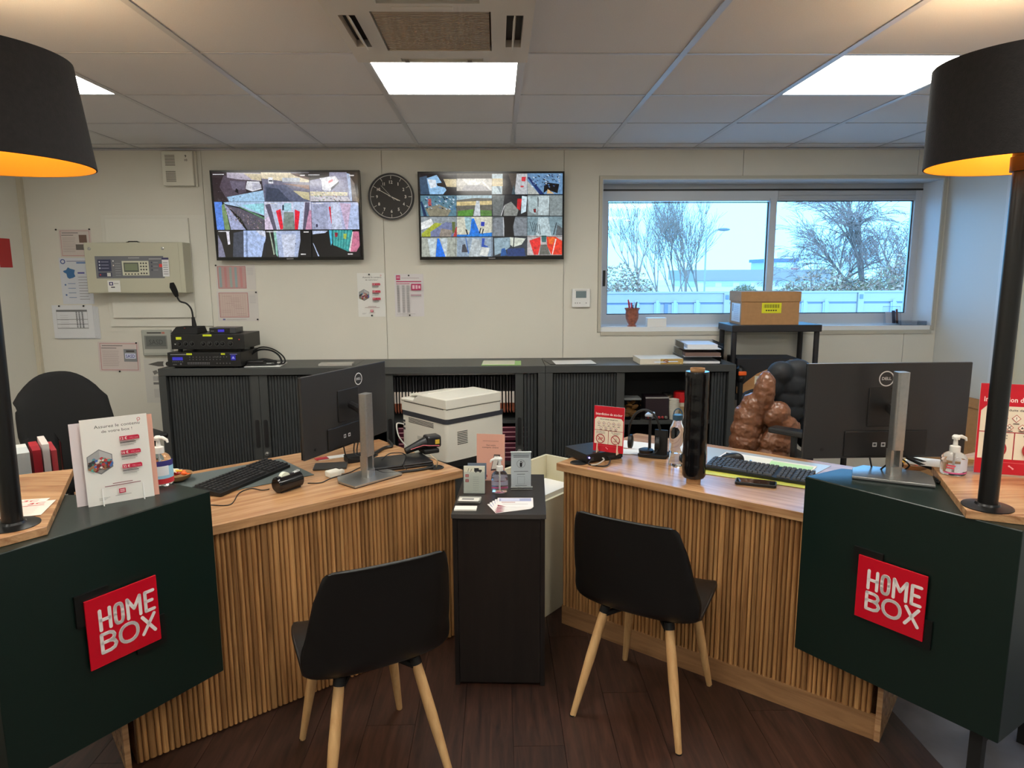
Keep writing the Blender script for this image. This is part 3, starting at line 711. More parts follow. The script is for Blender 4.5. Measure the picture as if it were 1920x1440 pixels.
blobs('padded_jacket','black padded jacket hung over the shoulders of the right office chair','jacket',[
 (1462,700,.0,26,20,.06,-35),(1490,696,.03,34,20,.06,-8),(1450,722,.0,20,26,.05,18),(1482,722,.02,34,24,.06,0),(1510,716,.05,34,30,.06,0),(1478,748,.02,36,22,.055,4),(1474,772,.02,34,22,.055,0),(1504,760,.06,26,40,.05,0),(1508,800,.07,20,36,.05,0)],BJ,3.58,vox=.007,disp=.007,nsc=.06)

# ------------------------------------------------------------------ printer on its stand
PR=mat('printer_white',(222,219,208),.42); PD=mat('printer_dark',(52,54,62),.45); px0,py0,prz=-.276,3.547,.735
W_,D_=.414,.408
st=thing('printer_stand','black low stand under the white printer','stand',(px0,py0,0),prz)
MB().box(-.01,W_+.01,-.0,D_+.01,.66,.70).build('top',BLACKM,st,bevel=.002); MB().box(.0,W_,.02,D_,0.02,.6595).build('body',ANTH,st,bevel=.002)
t=thing('multifunction_printer','white multifunction laser printer with scanner lid, seen from its rear corner','printer',(px0,py0,.7005),prz)
MB().prism(rrect(0,0,W_,D_,.02),.0,.205).build('body',PR,t,smooth=True)
MB().prism(rrect(-.002,-.002,W_+.002,D_+.002,.022),.2052,.232).build('dark_band',PD,t,smooth=True)
sc1=MB().prism(rrect(.0,-.004,W_-.02,D_+.012,.02),.2322,.282).build('scanner_base',PR,t,smooth=True)
l=MB()
prof=[(0.0,.284),(0,.338),(.235,.338),(.27,.322),(.30,.300),(D_+.008,.300),(D_+.008,.284)]
l.T=Matrix(((0,0,1,0),(1,0,0,0),(0,1,0,0),(0,0,0,1))); l.prism([(p[0],p[1]) for p in prof],.002,W_-.022); l.T=Matrix.Identity(4)
l.build('document_feeder',PR,t,bevel=.006,seg=3)
l=MB(); l.T=Matrix.Translation((.05,.22,.33))@Matrix.Rotation(R_(-8),4,'X'); l.box(0,.26,0,.18,0,.012); l.build('feeder_tray',PR,t,bevel=.004)
g=MB()
for k in range(8): g.box(W_*.0+.075,.125+.02,-.0012,.0005,.085+.0095*k,.089+.0095*k)
g.build('vent_slots',mat('slot_dark',(60,60,58),.7),t)['kind']='stuff'; g=MB()
for k in range(4): g.box(-.0012,.0005,.11,.34,.17+.0075*k-0,.1735+.0075*k)
g.build('rear_vent_slots',mat('slot_dark',(60,60,58),.7),t)['kind']='stuff'
g=MB(); g.box(-.0012,.0004,.16,.26,.085,.105); g.build('rating_label',mat('label_grey',(190,188,178),.5),t)
g=MB()
for z in (.165,.145,.12): g.box(-.0025,.0004,.375,.395,z,z+.012)
g.build('sockets',PD,t)
g=MB(); g.box(.0,W_-.03,-.0052,-.0042,.283,.286); g.box(-.0012,0,.02,.38,.2815,.2845); g.build('lid_gap',mat('slot_dark',(60,60,58),.7),t)
c=MB(); c.tube(smoothpath([(-.003,.385,.15),(-.04,.40,.155),(-.05,.37,.09),(-.02,.34,.03),(-.03,.30,.004)],6),.004,6); c.build('white_cable',mat('cable_white',(205,205,198),.5),t,smooth=True)
# cream open bin between printer and right desk
CB=mat('cream_laminate',(214,208,182),.5)
q0=az(1025,853,.72); d1=(az(940,883,.72)-q0).normalized(); ca=math.atan2(d1.y,d1.x)+PI
t=thing('cream_open_cabinet','cream open-topped cabinet in the gap behind the black pedestal','cabinet',(q0.x,q0.y,0),ca)
# local x runs back to the far corner at 0, y to the right-hand neighbour
MB().box(-.42,.0,-.0,.016,0,.72).build('side_panel',CB,t); MB().box(-.0,.016,-.24,.016,0,.72).build('back_panel',CB,t); MB().box(-.42,.0,-.24,-.224,0,.60).build('side_panel',CB,t)
MB().box(-.436,-.4205,-.24,.016,0,.60).build('front_panel',CB,t); MB().box(-.4195,-.0005,-.2235,-.0005,.57,.585).build('tray_floor',CB,t)
o=MB()
for k in range(6): o.box(-.34+.002*k,-.06+.003*(k%3),-.20,-.03,.5855+.004*k,.5892+.004*k)
t2=o.build('paper_ream',mat('paper_bright',(240,240,238),.6),loc=t.location,rz=ca); tag(t2,'stack of white paper lying in the cream open cabinet','paper')

# ------------------------------------------------------------------ generic desk things
def cable(name,label,P,z,r=.0022,c=(20,20,20),smooth_n=6,group=None):
    Q=[]
    for p in P:
        if len(p)==2: v=az(p[0],p[1],z+r); 
        else: v=az(p[0],p[1],p[2])
        Q.append(v)
    o0=Q[0].copy(); b=MB(); b.tube([q-o0 for q in smoothpath(Q,smooth_n)],r,6)
    o=b.build(name,mat('cable_%d'%c[0],c,.45),loc=o0,smooth=True); tag(o,label,'cable',group); return o
def keyboard(p1,p2,z,label,keycol,leg=.006):
    d=(p2-p1); rz=math.atan2(d.y,d.x); L=.445; c=(p1+p2)/2
    t=thing('keyboard',label,'keyboard',(c.x,c.y,z),rz,'computer keyboards')
    b=MB(); b.T=Matrix.Translation((0,.07,0)); b.frustum([(-L/2,-.07),(L/2,-.07),(L/2,.07),(-L/2,.07)],0,[(-L/2,-.07),(L/2,-.07),(L/2,.07),(-L/2,.07)],.012)
    b.add([(-L/2,-.07,.012),(L/2,-.07,.012),(L/2,.07,.026),(-L/2,.07,.026),(-L/2,.07,.012),(L/2,.07,.012)],[(0,1,2,3),(3,2,5,4),(0,3,4),(1,5,2)])
    b.build('case',BLACK,t)
    k=MB(); km=mat('key_%d'%keycol[0],keycol,.4)
    for r in range(6):
        y=.012+r*.0215; zz=.0135+r*.0021*1.0+.0003; 
        row=[(i*.0193,.0172) for i in range(15)] if r else [(0,.024),(.026,.02),(.048,.02),(.07,.11),(.182,.02),(.204,.02),(.226,.02),(.248,.038)]
        row=row+[(.305+i*.0193,.0172) for i in range(3)]+[(.368+i*.0180,.016) for i in range(4)]
        for x,w in row:
            x-=L/2-.008; k.frustum([(x,y),(x+w,y),(x+w,y+.018),(x,y+.018)],zz,[(x+.002,y+.003),(x+w-.002,y+.003),(x+w-.002,y+.016),(x+.002,y+.016)],zz+.008)
    tag(k.build('keys',km,t),kind='stuff')
    return t
def mouse(p,rz,z,label):
    t=thing('computer_mouse',label,'mouse',(p.x,p.y,z),rz)
    def fn(a,b_):
        th=a*2*PI; r=b_*PI/2
        x=.031*math.cos(th)*math.sin(r)*(1+.1*math.sin(th)); y=.055*math.sin(th)*math.sin(r); return (x,y,.036*math.cos(r)**.75*(1-.25*math.sin(th)*math.sin(r)*1.0) if b_<1 else 0)
    MB().grid(fn,24,10).build('shell',BLACK,t,smooth=True)
    MB().box(-.004,.004,.008,.030,.024,.034).build('wheel',mat('wheel_grey',(90,90,92),.4),t,bevel=.002)
def sanitizer(loc,label,bands,r=.038,h=.115,pump=(225,226,222),liquid=(.95,.93,.96),sc_=1,prz=0):
    t=thing('pump_bottle',label,'bottle',loc,prz,'hand sanitiser pump bottles')
    P=[(r*.92,0),(r,.006),(r,h*.68),(r*.93,h*.80),(r*.72,h*.91),(r*.42,h*.975),(r*.36,h)]
    MB().lathe([(.001,.0)]+P,28).build('bottle',glass('bottle_plastic',(1,1,1),.02,1.25),t,smooth=True)
    MB().lathe([(r*.90,.003),(r*.95,.008),(r*.95,h*.55),(.001,h*.552)],28).build('gel',glass('clear_gel',(.97,.95,.98),0,1.12),t,smooth=True)
    MB().lathe([(.003,.01),(.003,h)],8).build('dip_tube',mat('tube_white',(220,220,220),.5),t)
    MB().lathe([(r*.42,h*.97),(r*.42,h+.018),(r*.30,h+.020),(.008,h+.021),(.006,h+.045)],20).build('collar',mat('pump_white',pump,.4),t,smooth=True)
    n=MB(); n.lathe([(.012,h+.043),(.013,h+.052),(.008,h+.058)],14); n.tube([(0,0,h+.050),(.02,0,h+.052),(.037,0,h+.045),(.040,0,h+.036)],[.007,.0065,.005,.0035],8)
    n.build('pump_head',mat('pump_white',pump,.4),t,smooth=True)
    q=MB(); s=20
    for z0,z1,a0,a1,col in bands:
        q.col=col; k=r+.0006+.0002*(bands.index((z0,z1,a0,a1,col)))
        V=[];Fc=[]
        for i in range(s+1):
            a=R_(a0+(a1-a0)*i/s)
            for z in (z0*h,z1*h): V.append((k*math.cos(a),k*math.sin(a),z))
        q.add(V,[(2*i,2*i+2,2*i+3,2*i+1) for i in range(s)])
    q.build('label',pm(.5),t)
    return t
def stand_feet(t,xs,h=.05,d=.045,m=None):
    for x in xs:
        b=MB(); b.T=Matrix.Translation((x,0,0))@Matrix(((0,0,1,0),(1,0,0,0),(0,1,0,0),(0,0,0,1)))
        b.prism([(-d*.45,0),(d*.9,0),(d*.9,.006),(.006,.012),(-.0025,.012),(-.0025,.004),(-.006,.004),(-.010,h),(-.014,h),(-d*.45,.006)],-.0015,.0015)
        b.build('stand_foot',m or WHITE,t)

# ------------------------------------------------------------------ left desk
def AR(px,py,z=ZD): return az(px,py,z)
a_,b_=AR(526,861),AR(589,891); dv=Vector((math.cos(aL),math.sin(aL),0))
o0=a_; P=[a_,b_,b_+dv*.62,a_+dv*.62]; w2=(b_-a_)
o=MB().prism([((p-o0).x,(p-o0).y) for p in P],0,.003).build('desk_mat',mat('desk_mat_grey',(84,94,94),.75),loc=(o0.x,o0.y,ZD+.0005),bevel=.001)
tag(o,'grey desk mat under the keyboard on the left desk','mat')
keyboard(AR(418,931),AR(541,879),ZD+.004,'black keyboard on the grey mat, left desk',(34,34,36))
# tape dispenser
p1,p2=AR(521,928,ZD+.0),AR(572,911,ZD+.0); d=(p2-p1); rz=math.atan2(d.y,d.x); c=(p1+p2)/2
t=thing('tape_dispenser','glossy black drum-shaped tape dispenser with white roll, near front of left desk','tape dispenser',(c.x,c.y,ZD),rz)
GB=mat('gloss_black',(12,11,13),.12)
b=MB(); b.T=Matrix.Translation((-.062,.02,.034))@Matrix.Rotation(PI/2,4,'Y'); b.lathe([(.026,0),(.033,.006),(.033,.118),(.026,.124)],24)
b.build('drum',GB,t,smooth=True)
MB().box(-.05,.05,.002,.038,.0,.006).build('base',GB,t)
b=MB(); b.T=Matrix.Translation((-.018,.028,.056))@Matrix.Rotation(PI/2,4,'X'); b.lathe([(.012,0),(.024,0),(.024,.018),(.012,.018)],24); b.build('tape_roll',mat('tape_white',(214,222,206),.4),t,smooth=True)
b=MB(); b.T=Matrix.Translation((.028,.02,.062))@Matrix.Rotation(R_(-12),4,'Y'); b.box(-.032,.03,-.008,.008,0,.004); b.build('tape_tongue',mat('tape_clear',(188,196,196),.3),t)
MB().box(.046,.05,.010,.030,.06,.072).build('cutter',CHROME,t)
cable('mouse_cable','thin black cable running in front of the grey mat on left desk',[(396,947),(432,946),(448,925),(470,916),(492,919),(505,917)],ZD)
cable('charger_cable','thin black cable from the tape dispenser past the white charger',[(577,906),(602,905),(618,898),(655,886),(672,878),(690,872)],ZD)
def simplebox(name,label,cat,c,dx,dy,dz,rz,m,z=ZD,bevel=.003,group=None,children=()):
    o=MB().box(-dx/2,dx/2,-dy/2,dy/2,0,dz).build(name,m,loc=(c.x,c.y,z+.0005),rz=rz,bevel=bevel); tag(o,label,cat,group); return o
simplebox('power_adapter','white plug-in charger block lying on the left desk','charger',AR(625,893),.06,.045,.028,R_(45),mat('charger_white',(226,224,212),.35),bevel=.006)
o=MB().box(-.0,.022,-.012,.012,.006,.022).build('plug',mat('charger_white',(226,224,212),.35),bpy.data.objects['power_adapter'],loc=(.03,0,0),bevel=.003)
simplebox('tablet_case','dark grey flat tablet case left of the monitor column, left desk','tablet',AR(620,876),.15,.10,.010,R_(8),mat('case_grey',(52,52,50),.5))
simplebox('leaflet','white leaflets fanned behind the tablet case on left desk','leaflet',AR(622,858),.14,.05,.002,R_(30),PAPER,bevel=0)
o=MB().box(-.03,.03,-.02,.02,0,.002).build('name_card',mat('card_red',(172,30,44),.5),loc=(*AR(603,861).xy,ZD+.003),rz=R_(30)); tag(o,'small red card by the white leaflets on left desk','card')
simplebox('dock_box','small black box behind the monitor column on left desk','box',AR(668,864),.10,.07,.03,R_(30),BLACKM)
t=thing('laptop','closed black laptop with scanner lying on it, left desk','laptop',(*AR(752,874).xy,ZD+.0005),R_(24))
MB().box(-.16,.14,-.06,.13,0,.012).build('base',BLACK,t,bevel=.004); MB().box(-.158,.138,-.058,.128,.0125,.022).build('lid',mat('laptop_lid',(32,32,34),.3),t,bevel=.004)
# hand scanner on the laptop
sl0=AR(797,846,ZD+.03); t=thing('barcode_scanner','black hand-held scanner with yellow sticker resting on the laptop','scanner',(sl0.x,sl0.y,ZD+.023),R_(28))
b=MB(); b.tube([(-.10,0,.02),(-.05,0,.036),(.0,0,.050),(.04,0,.052)],[.016,.021,.028,.030],12); b.build('handle',BLACK,t,smooth=True)
MB().box(.0,.075,-.034,.034,.025,.085).build('head',mat('scanner_head',(30,29,32),.35),t,bevel=.012,seg=3)
b=MB(); b.tube([(-.08,-.02,.03),(-.02,-.03,.045),(.02,-.036,.04),(.06,-.036,.035)],.0022,6); b.build('pink_trim',mat('trim_pink',(196,96,104),.4),t,smooth=True)
MB().box(.04,.062,-.0358,-.0338,.045,.066).build('yellow_sticker',mat('sticker_yellow',(214,178,60),.5),t)
MB().box(-.02,.06,-.04,.04,.0,.022).build('cradle',BLACKM,t,bevel=.006)
def grommet(px,py,label):
    p=AR(px,py); t=thing('cable_grommet',label,'grommet',(p.x,p.y,ZD+.0003),0,'cable grommets in the desk tops')
    MB().lathe([(.040,0),(.040,.003),(.034,.004),(.033,.001)],28).build('ring',mat('grommet_black',(34,34,34),.4),t,smooth=True)
    MB().lathe([(.001,.0011),(.033,.0012)],20).build('lid',BLACKM,t)
grommet(816,877,'round black cable grommet at the corner of the left desk'); grommet(1085,868,'round black cable grommet at the corner of the right desk')
for i,(P,l) in enumerate([
 ([(700,880),(722,888),(760,884),(790,880),(812,876)],'thick black cable bundle in front of the laptop, left desk'),
 ([(812,875),(800,862),(770,872),(735,876),(708,866)],'black cable looping over from the left grommet'),
 ([(716,862),(732,850),(760,852),(756,872),(762,880)],'thin black cable curling over the laptop'),
 ([(818,876),(820,865,.85),(810,856,.87),(806,852,.87)],'beige lead rising from the left grommet to the scanner'),
 ([(690,858),(720,840),(735,836),(728,826)],'black cable bundle behind the left monitor column')]):
    cable('cable',l,P,ZD+(.0225 if i==2 else 0.001),[.006,.0035,.0022,.003,.008][i],(186,170,140) if i==3 else (18,18,18))

# ------------------------------------------------------------------ right desk
n0=AR(1130,862); nrz=R_(27)
t=thing('recorder_box','flat black recorder box under the small red notice, right desk','electronics box',(n0.x-.03,n0.y+.01,ZD+.0005),nrz)
MB().box(-.09,.12,-.05,.14,0.006,.045).build('case',BLACK,t,bevel=.002); 
for x in (-.08,.11):
    for y in (-.04,.13): MB().cyl((x,y,0),.008,.0062,10).build('foot',BLACKM,t)
b=MB(); b.lift=.0505; b.rect(.0,.012,.012,.022,(80,80,84)); b.rect(-.07,.012,-.05,.03,(60,60,64)); b.rect(.03,.014,.07,.024,(46,46,48)); b.build('rear_sockets',pm(.4),t)
b=MB(); b.T=Matrix.Translation((.1205,0,0))@Matrix.Rotation(PI/2,4,'Z'); b.lift=0
for k in range(3): b.rect(.0+k*.035,.014,.018+k*.035,.030,(70,70,72) if k<2 else (190,190,188))
b.build('side_stickers',pm(.5),t)
c=MB(); c.tube(smoothpath([(-.0,-.052,.018),(-.02,-.09,.02),(-.07,-.11,.012),(-.09,-.09,.006)],6),.0035,6); c.build('grey_lead',mat('lead_grey',(176,170,160),.5),t,smooth=True)
c=MB(); c.tube(smoothpath([(.03,-.052,.018),(.02,-.085,.01),(-.04,-.13,.004),(-.09,-.07,.004),(-.06,-.052,.02)],6),.003,6); c.build('black_lead',BLACKM,t,smooth=True)
MB().ell((-.078,-.055,.03),(.004,.004,.004),8,6).build('blue_lamp',emis('blue_led',(.3,.25,1),5),t)
# notices
def hazard_art(b,W,H):
    c=(170,40,48); cr_=(232,222,200); rd=(196,18,40); tx=(70,56,56)
    b.rect(0,0,W,H,rd); P=[(.03*W,.17*H),(.97*W,.17*H),(.97*W,.70*H),(.90*W,.755*H),(.10*W,.755*H),(.03*W,.70*H)]; b.flat(P,cr_)
    b.text('Interdiction de stocker',.06*W,.80*H,.88*W,.055*H,(246,236,230),.012)
    b.rect(.02*W,.463*H,.98*W,.473*H,c); b.rect(.487*W,.16*H,.503*W,.463*H,c)
    b.text('des produits dangereux',.2*W,.695*H,.6*W,.032*H,tx,.01)
    def dia(x,z,s):
        b.flat([(x-s,z),(x,z-s),(x+s,z),(x,z+s)],c); s*=.82; b.flat([(x-s,z),(x,z-s),(x+s,z),(x,z+s)],(240,232,216))
    def mark(x,z,s,k):
        k%=5
        if k==0: b.flat([(x-s,z-s),(x+s,z-s),(x+s*.2,z+s*.2),(x,z+s),(x-s*.5,z)],tx)
        elif k==1: b.disc(x,z,s*.8,tx,10)
        elif k==2: b.rect(x-s*.2,z-s*.3,x+s*.2,z+s,tx); b.disc(x,z-s*.8,s*.25,tx,8)
        elif k==3: b.line(x-s,z-s,x+s,z+s,s*.4,tx); b.line(x-s,z+s,x+s,z-s,s*.4,tx)
        else: b.flat([(x-s,z-s*.6),(x+s,z-s*.6),(x,z+s)],tx)
    for k in range(5): x=(.17+.165*k)*W; dia(x,.625*H,.062*W); mark(x,.625*H,.022*W,k); b.rect(x-.04*W,.563*H,x+.04*W,.572*H,tx)
    for k in range(4): x=(.25+.165*k)*W; dia(x,.525*H,.058*W); mark(x,.525*H,.022*W,k+2); b.rect(x-.045*W,.482*H,x+.045*W,.49*H,tx)
    b.text('des denrées',.10*W,.428*H,.30*W,.022*H,tx,.01); b.text('périssables',.10*W,.395*H,.30*W,.02*H,tx,.01)
    b.text('des batteries',.60*W,.428*H,.30*W,.022*H,tx,.01); b.text('lithium',.66*W,.395*H,.18*W,.02*H,tx,.01)
    for x in (.25,.75):
        b.ring(x*W,.285*H,.125*W,.15*W,c); 
        if x<.5: 
            for k in range(4): b.disc((x-.05+.035*k)*W,(.27+.03*(k%2))*H,.028*W,(200,120,110),10)
        else: b.flat([((x-.03)*W,.25*H),((x+.05)*W,.26*H),((x+.06)*W,.32*H),(x*W,.33*H)],(206,190,170)); b.line((x-.08)*W,.255*H,(x+.02)*W,.25*H,.012*W,c)
        b.line((x-.10)*W,.285*H+.10*W,(x+.10)*W,.285*H-.10*W,.018*W,c)
    b.line(.45*W,.10*H,.50*W,.075*H,.018*W,(240,170,170)); b.disc(.45*W,.10*H,.014*W,(240,170,170),8); b.disc(.50*W,.072*H,.014*W,(240,170,170),8)
    b.rect(.1*W,.135*H,.9*W,.139*H,(226,120,120))
def sheet(t,W,H,art,name='notice',m=None,th=.003,y=0,x=None,z=0,tilt=0,back=(230,228,224),sub=None):
    x=-W/2 if x is None else x
    b=MB(); b.col=back; b.T=Matrix.Translation((x,y,z))@Matrix.Rotation(tilt,4,'X'); b.box(0,W,0,th,0,H)
    if art: art(b,W,H)
    return b.build(name,m or pm(.35),t)
nA,nB=av(1110,846,AR(1110,872)),0
base=az(1140,849,ZD+.0465); W,H=.15,.212
t=thing('tabletop_notice','small red and cream prohibition notice standing on the recorder box','notice',(base.x,base.y,ZD+.0465),R_(-31),'red prohibition notices')
sheet(t,W,H+.004,hazard_art,y=-.002,z=.004,tilt=-.05); stand_feet(t,(-.05,.05),.05,.05,mat('foot_cream',(226,210,190),.5))
base=az(1885,893,ZT); W,H=.225,.315
t=thing('tabletop_notice','large red and cream prohibition notice behind the right lamp pole','notice',(base.x+.02,base.y,ZT+.0005),R_(-20),'red prohibition notices')
sheet(t,W,H,hazard_art,y=0,z=.004,tilt=-.05); stand_feet(t,(-.065,.065),.06,.06)
# headset stand and headset
h0=AR(1226,857); t=thing('headset_stand','black stand with tall flat panel behind the glass bottle, right desk','stand',(h0.x,h0.y,ZD+.0005),R_(-25))
MB().prism(rrect(-.075,-.03,.065,.08,.02),0,.014).build('base',BLACKM,t,bevel=.002); b=MB(); b.prism(rrect(-.0,-.0,.062,.018,.006),.0142,.135); b.build('panel',BLACKM,t)
MB().box(-.034,-.022,.02,.032,.0142,.20).build('post',BLACK,t); MB().box(-.045,-.010,-.02,.05,.2002,.212).build('hook',mat('hook_pale',(170,176,184),.3),t,bevel=.003)
t=thing('headset','black headset hanging on the stand, right desk','headset',(h0.x-.045,h0.y+.02,ZD+.0145),R_(-20))
b=MB(); b.tube([(.075*math.cos(a)-.0,0,.10+.115*math.sin(a)) for a in [R_(x) for x in range(-10,200,12)]],.006,8); b.build('headband',BLACK,t,smooth=True)
for s in (-1,1):
    b=MB(); b.T=Matrix.Translation((s*.066,0,.055))@Matrix.Rotation(PI/2,4,'Y')@Matrix.Translation((0,0,-.012)); b.lathe([(.02,0),(.034,.003),(.034,.02),(.024,.024)],20); b.build('ear_cup',BLACK,t,smooth=True)
b=MB(); b.tube(smoothpath([(.07,0,.04),(.06,-.05,.02),(.02,-.07,.012),(-.02,-.06,.01)],5),.003,6); b.build('boom',BLACK,t,smooth=True)
b=MB(); b.T=Matrix.Translation((.01,-.0,.0)); b.lathe([(.001,.0),(.034,.001),(.036,.02),(.02,.026),(.001,.027)],20); b.build('control_puck',BLACK,t,smooth=True)
for (p,l,w_,h_,r) in (((1200,836),'white sheet under the headset at the back of the right desk',.22,.15,-30),((1190,848),'second white sheet beside the recorder box, right desk',.16,.10,-12)):
    o=MB().box(-w_/2,w_/2,-h_/2,h_/2,0,.0012).build('paper_sheet',PAPER,loc=(*AR(*p).xy,ZD+.0003+(.0015 if r==-12 else 0)),rz=R_(r)); tag(o,l,'paper')
# glass bottle
p=AR(1268,872); t=thing('water_bottle','clear glass water bottle with dark blue loop cap on the right desk','bottle',(p.x,p.y,ZD+.0005))
rb_=.036
MB().lathe([(.001,0),(rb_*.95,0),(rb_,.006),(rb_,.165),(rb_*.86,.19),(rb_*.6,.21),(rb_*.56,.222)],32).build('glass_body',glass('bottle_glass',(.90,.96,1),0,1.3),t,smooth=True)
MB().lathe([(.001,.004),(rb_*.92,.004),(rb_*.94,.01),(rb_*.94,.062),(.001,.0625)],28).build('water',glass('water',(.95,.98,1),0,1.2),t,smooth=True)
MB().lathe([(rb_*.62,.214),(rb_*.66,.218),(rb_*.66,.238),(.001,.242)],24).build('cap',mat('cap_blue',(54,84,104),.4),t,smooth=True)
b=MB(); b.tube([(.020*math.cos(a),0,.238+.028*math.sin(a)) for a in [R_(x) for x in range(0,181,15)]],.003,8); b.build('cap_loop',mat('cap_blue',(54,84,104),.4),t,smooth=True)
# roll of film
p=AR(1300,904); t=thing('film_roll','tall roll of black stretch film standing upright on the right desk','roll',(p.x,p.y,ZD+.0005))
tp=av(1306,690,p).z-ZD
rf=.049
MB().lathe([(.030,.0),(.030,tp),(.025,tp),(.025,.0)],28).build('cardboard_core',CARD,t,smooth=True)
P=[(.031,.022),(rf*.88,.023),(rf*.97,.030),(rf,.036)]
for k in range(24): P.append((rf+(.0006 if k%2 else -.0004)+.0008*math.sin(k*1.7),.03+(tp-.055)*(k+1)/25))
P+=[(rf,tp-.022),(rf*.96,tp-.014),(.031,tp-.012)]
FILM=mat('stretch_film',(14,13,15),.16,bump=.5,bscale=22)
MB().lathe(P,40).build('wound_film',FILM,t,smooth=True)
# writing area
pa=[AR(1326,838),AR(1558,874),AR(1500,905),AR(1326,872)]
o0=pa[0]; o=MB().prism([((q-o0).x,(q-o0).y) for q in pa],0,.0015).build('desk_pad',mat('clear_desk_pad',(182,196,208),.22),loc=(o0.x,o0.y,ZD+.0003)); tag(o,'pale glossy desk pad under the keyboard on right desk','mat')
def decal(name,label,cat,P,z,m,h=.001):
    q=[AR(*p) for p in P]; o0=q[0]; o=MB().prism([((v-o0).x,(v-o0).y) for v in q],0,h).build(name,m,loc=(o0.x,o0.y,z)); return tag(o,label,cat)
decal('price_list','white sheet under the mouse on the right desk pad','paper',[(1334,866),(1362,848),(1450,862),(1420,880)],ZD+.002,PAPER)
decal('form_sheet','white form with a pale green table on the right desk pad','paper',[(1398,857),(1532,876),(1518,890),(1390,872)],ZD+.0032,mat('paper_warm',(226,228,220),.6))
decal('green_slip','pale green slip on the white form, right desk','paper',[(1446,866),(1525,878),(1518,886),(1440,875)],ZD+.0045,mat('paper_green',(184,226,178),.6))
decal('calendar_strip','yellow-green printed strip showing under the right keyboard','calendar',[(1320,880),(1510,907),(1510,917),(1320,889)],ZD+.0018,mat('strip_yellow',(196,196,84),.5))
keyboard(AR(1322,882),AR(1512,912),ZD+.0045,'black keyboard with grey keys on the right desk',(58,60,66))  # keys in a lighter grey than on the left keyboard
mouse(AR(1373,864),R_(60),ZD+.0035,'black mouse on the white sheet, right desk')
q1,q2=AR(1410,868),AR(1440,880); t=thing('ballpoint_pen','slim silver and white pen lying behind the right keyboard','pen',(q1.x,q1.y,ZD+.009))
d=q2-q1; MB().tube([(0,0,0),(d.x*.8,d.y*.8,0)],.0045,10).build('barrel',mat('pen_white',(220,220,222),.3),t,smooth=True); MB().tube([(-d.x*.15,-d.y*.15,0),(-.0001,-.0001,0)],[.002,.0045],10).build('tip',CHROME,t,smooth=True)
pc=AR(1417,908); t=thing('smartphone','smartphone lying face up at the front of the right desk, screen mirroring the window','phone',(pc.x,pc.y,ZD+.0005),R_(-23))
MB().prism(rrect(-.082,-.036,.082,.036,.012),0,.012).build('case',BLACK,t,bevel=.002); MB().prism(rrect(-.077,-.032,.077,.032,.009),.0122,.0130).build('screen',mat('phone_glass',(20,24,26),.04,spec=1.0,coat=1),t)
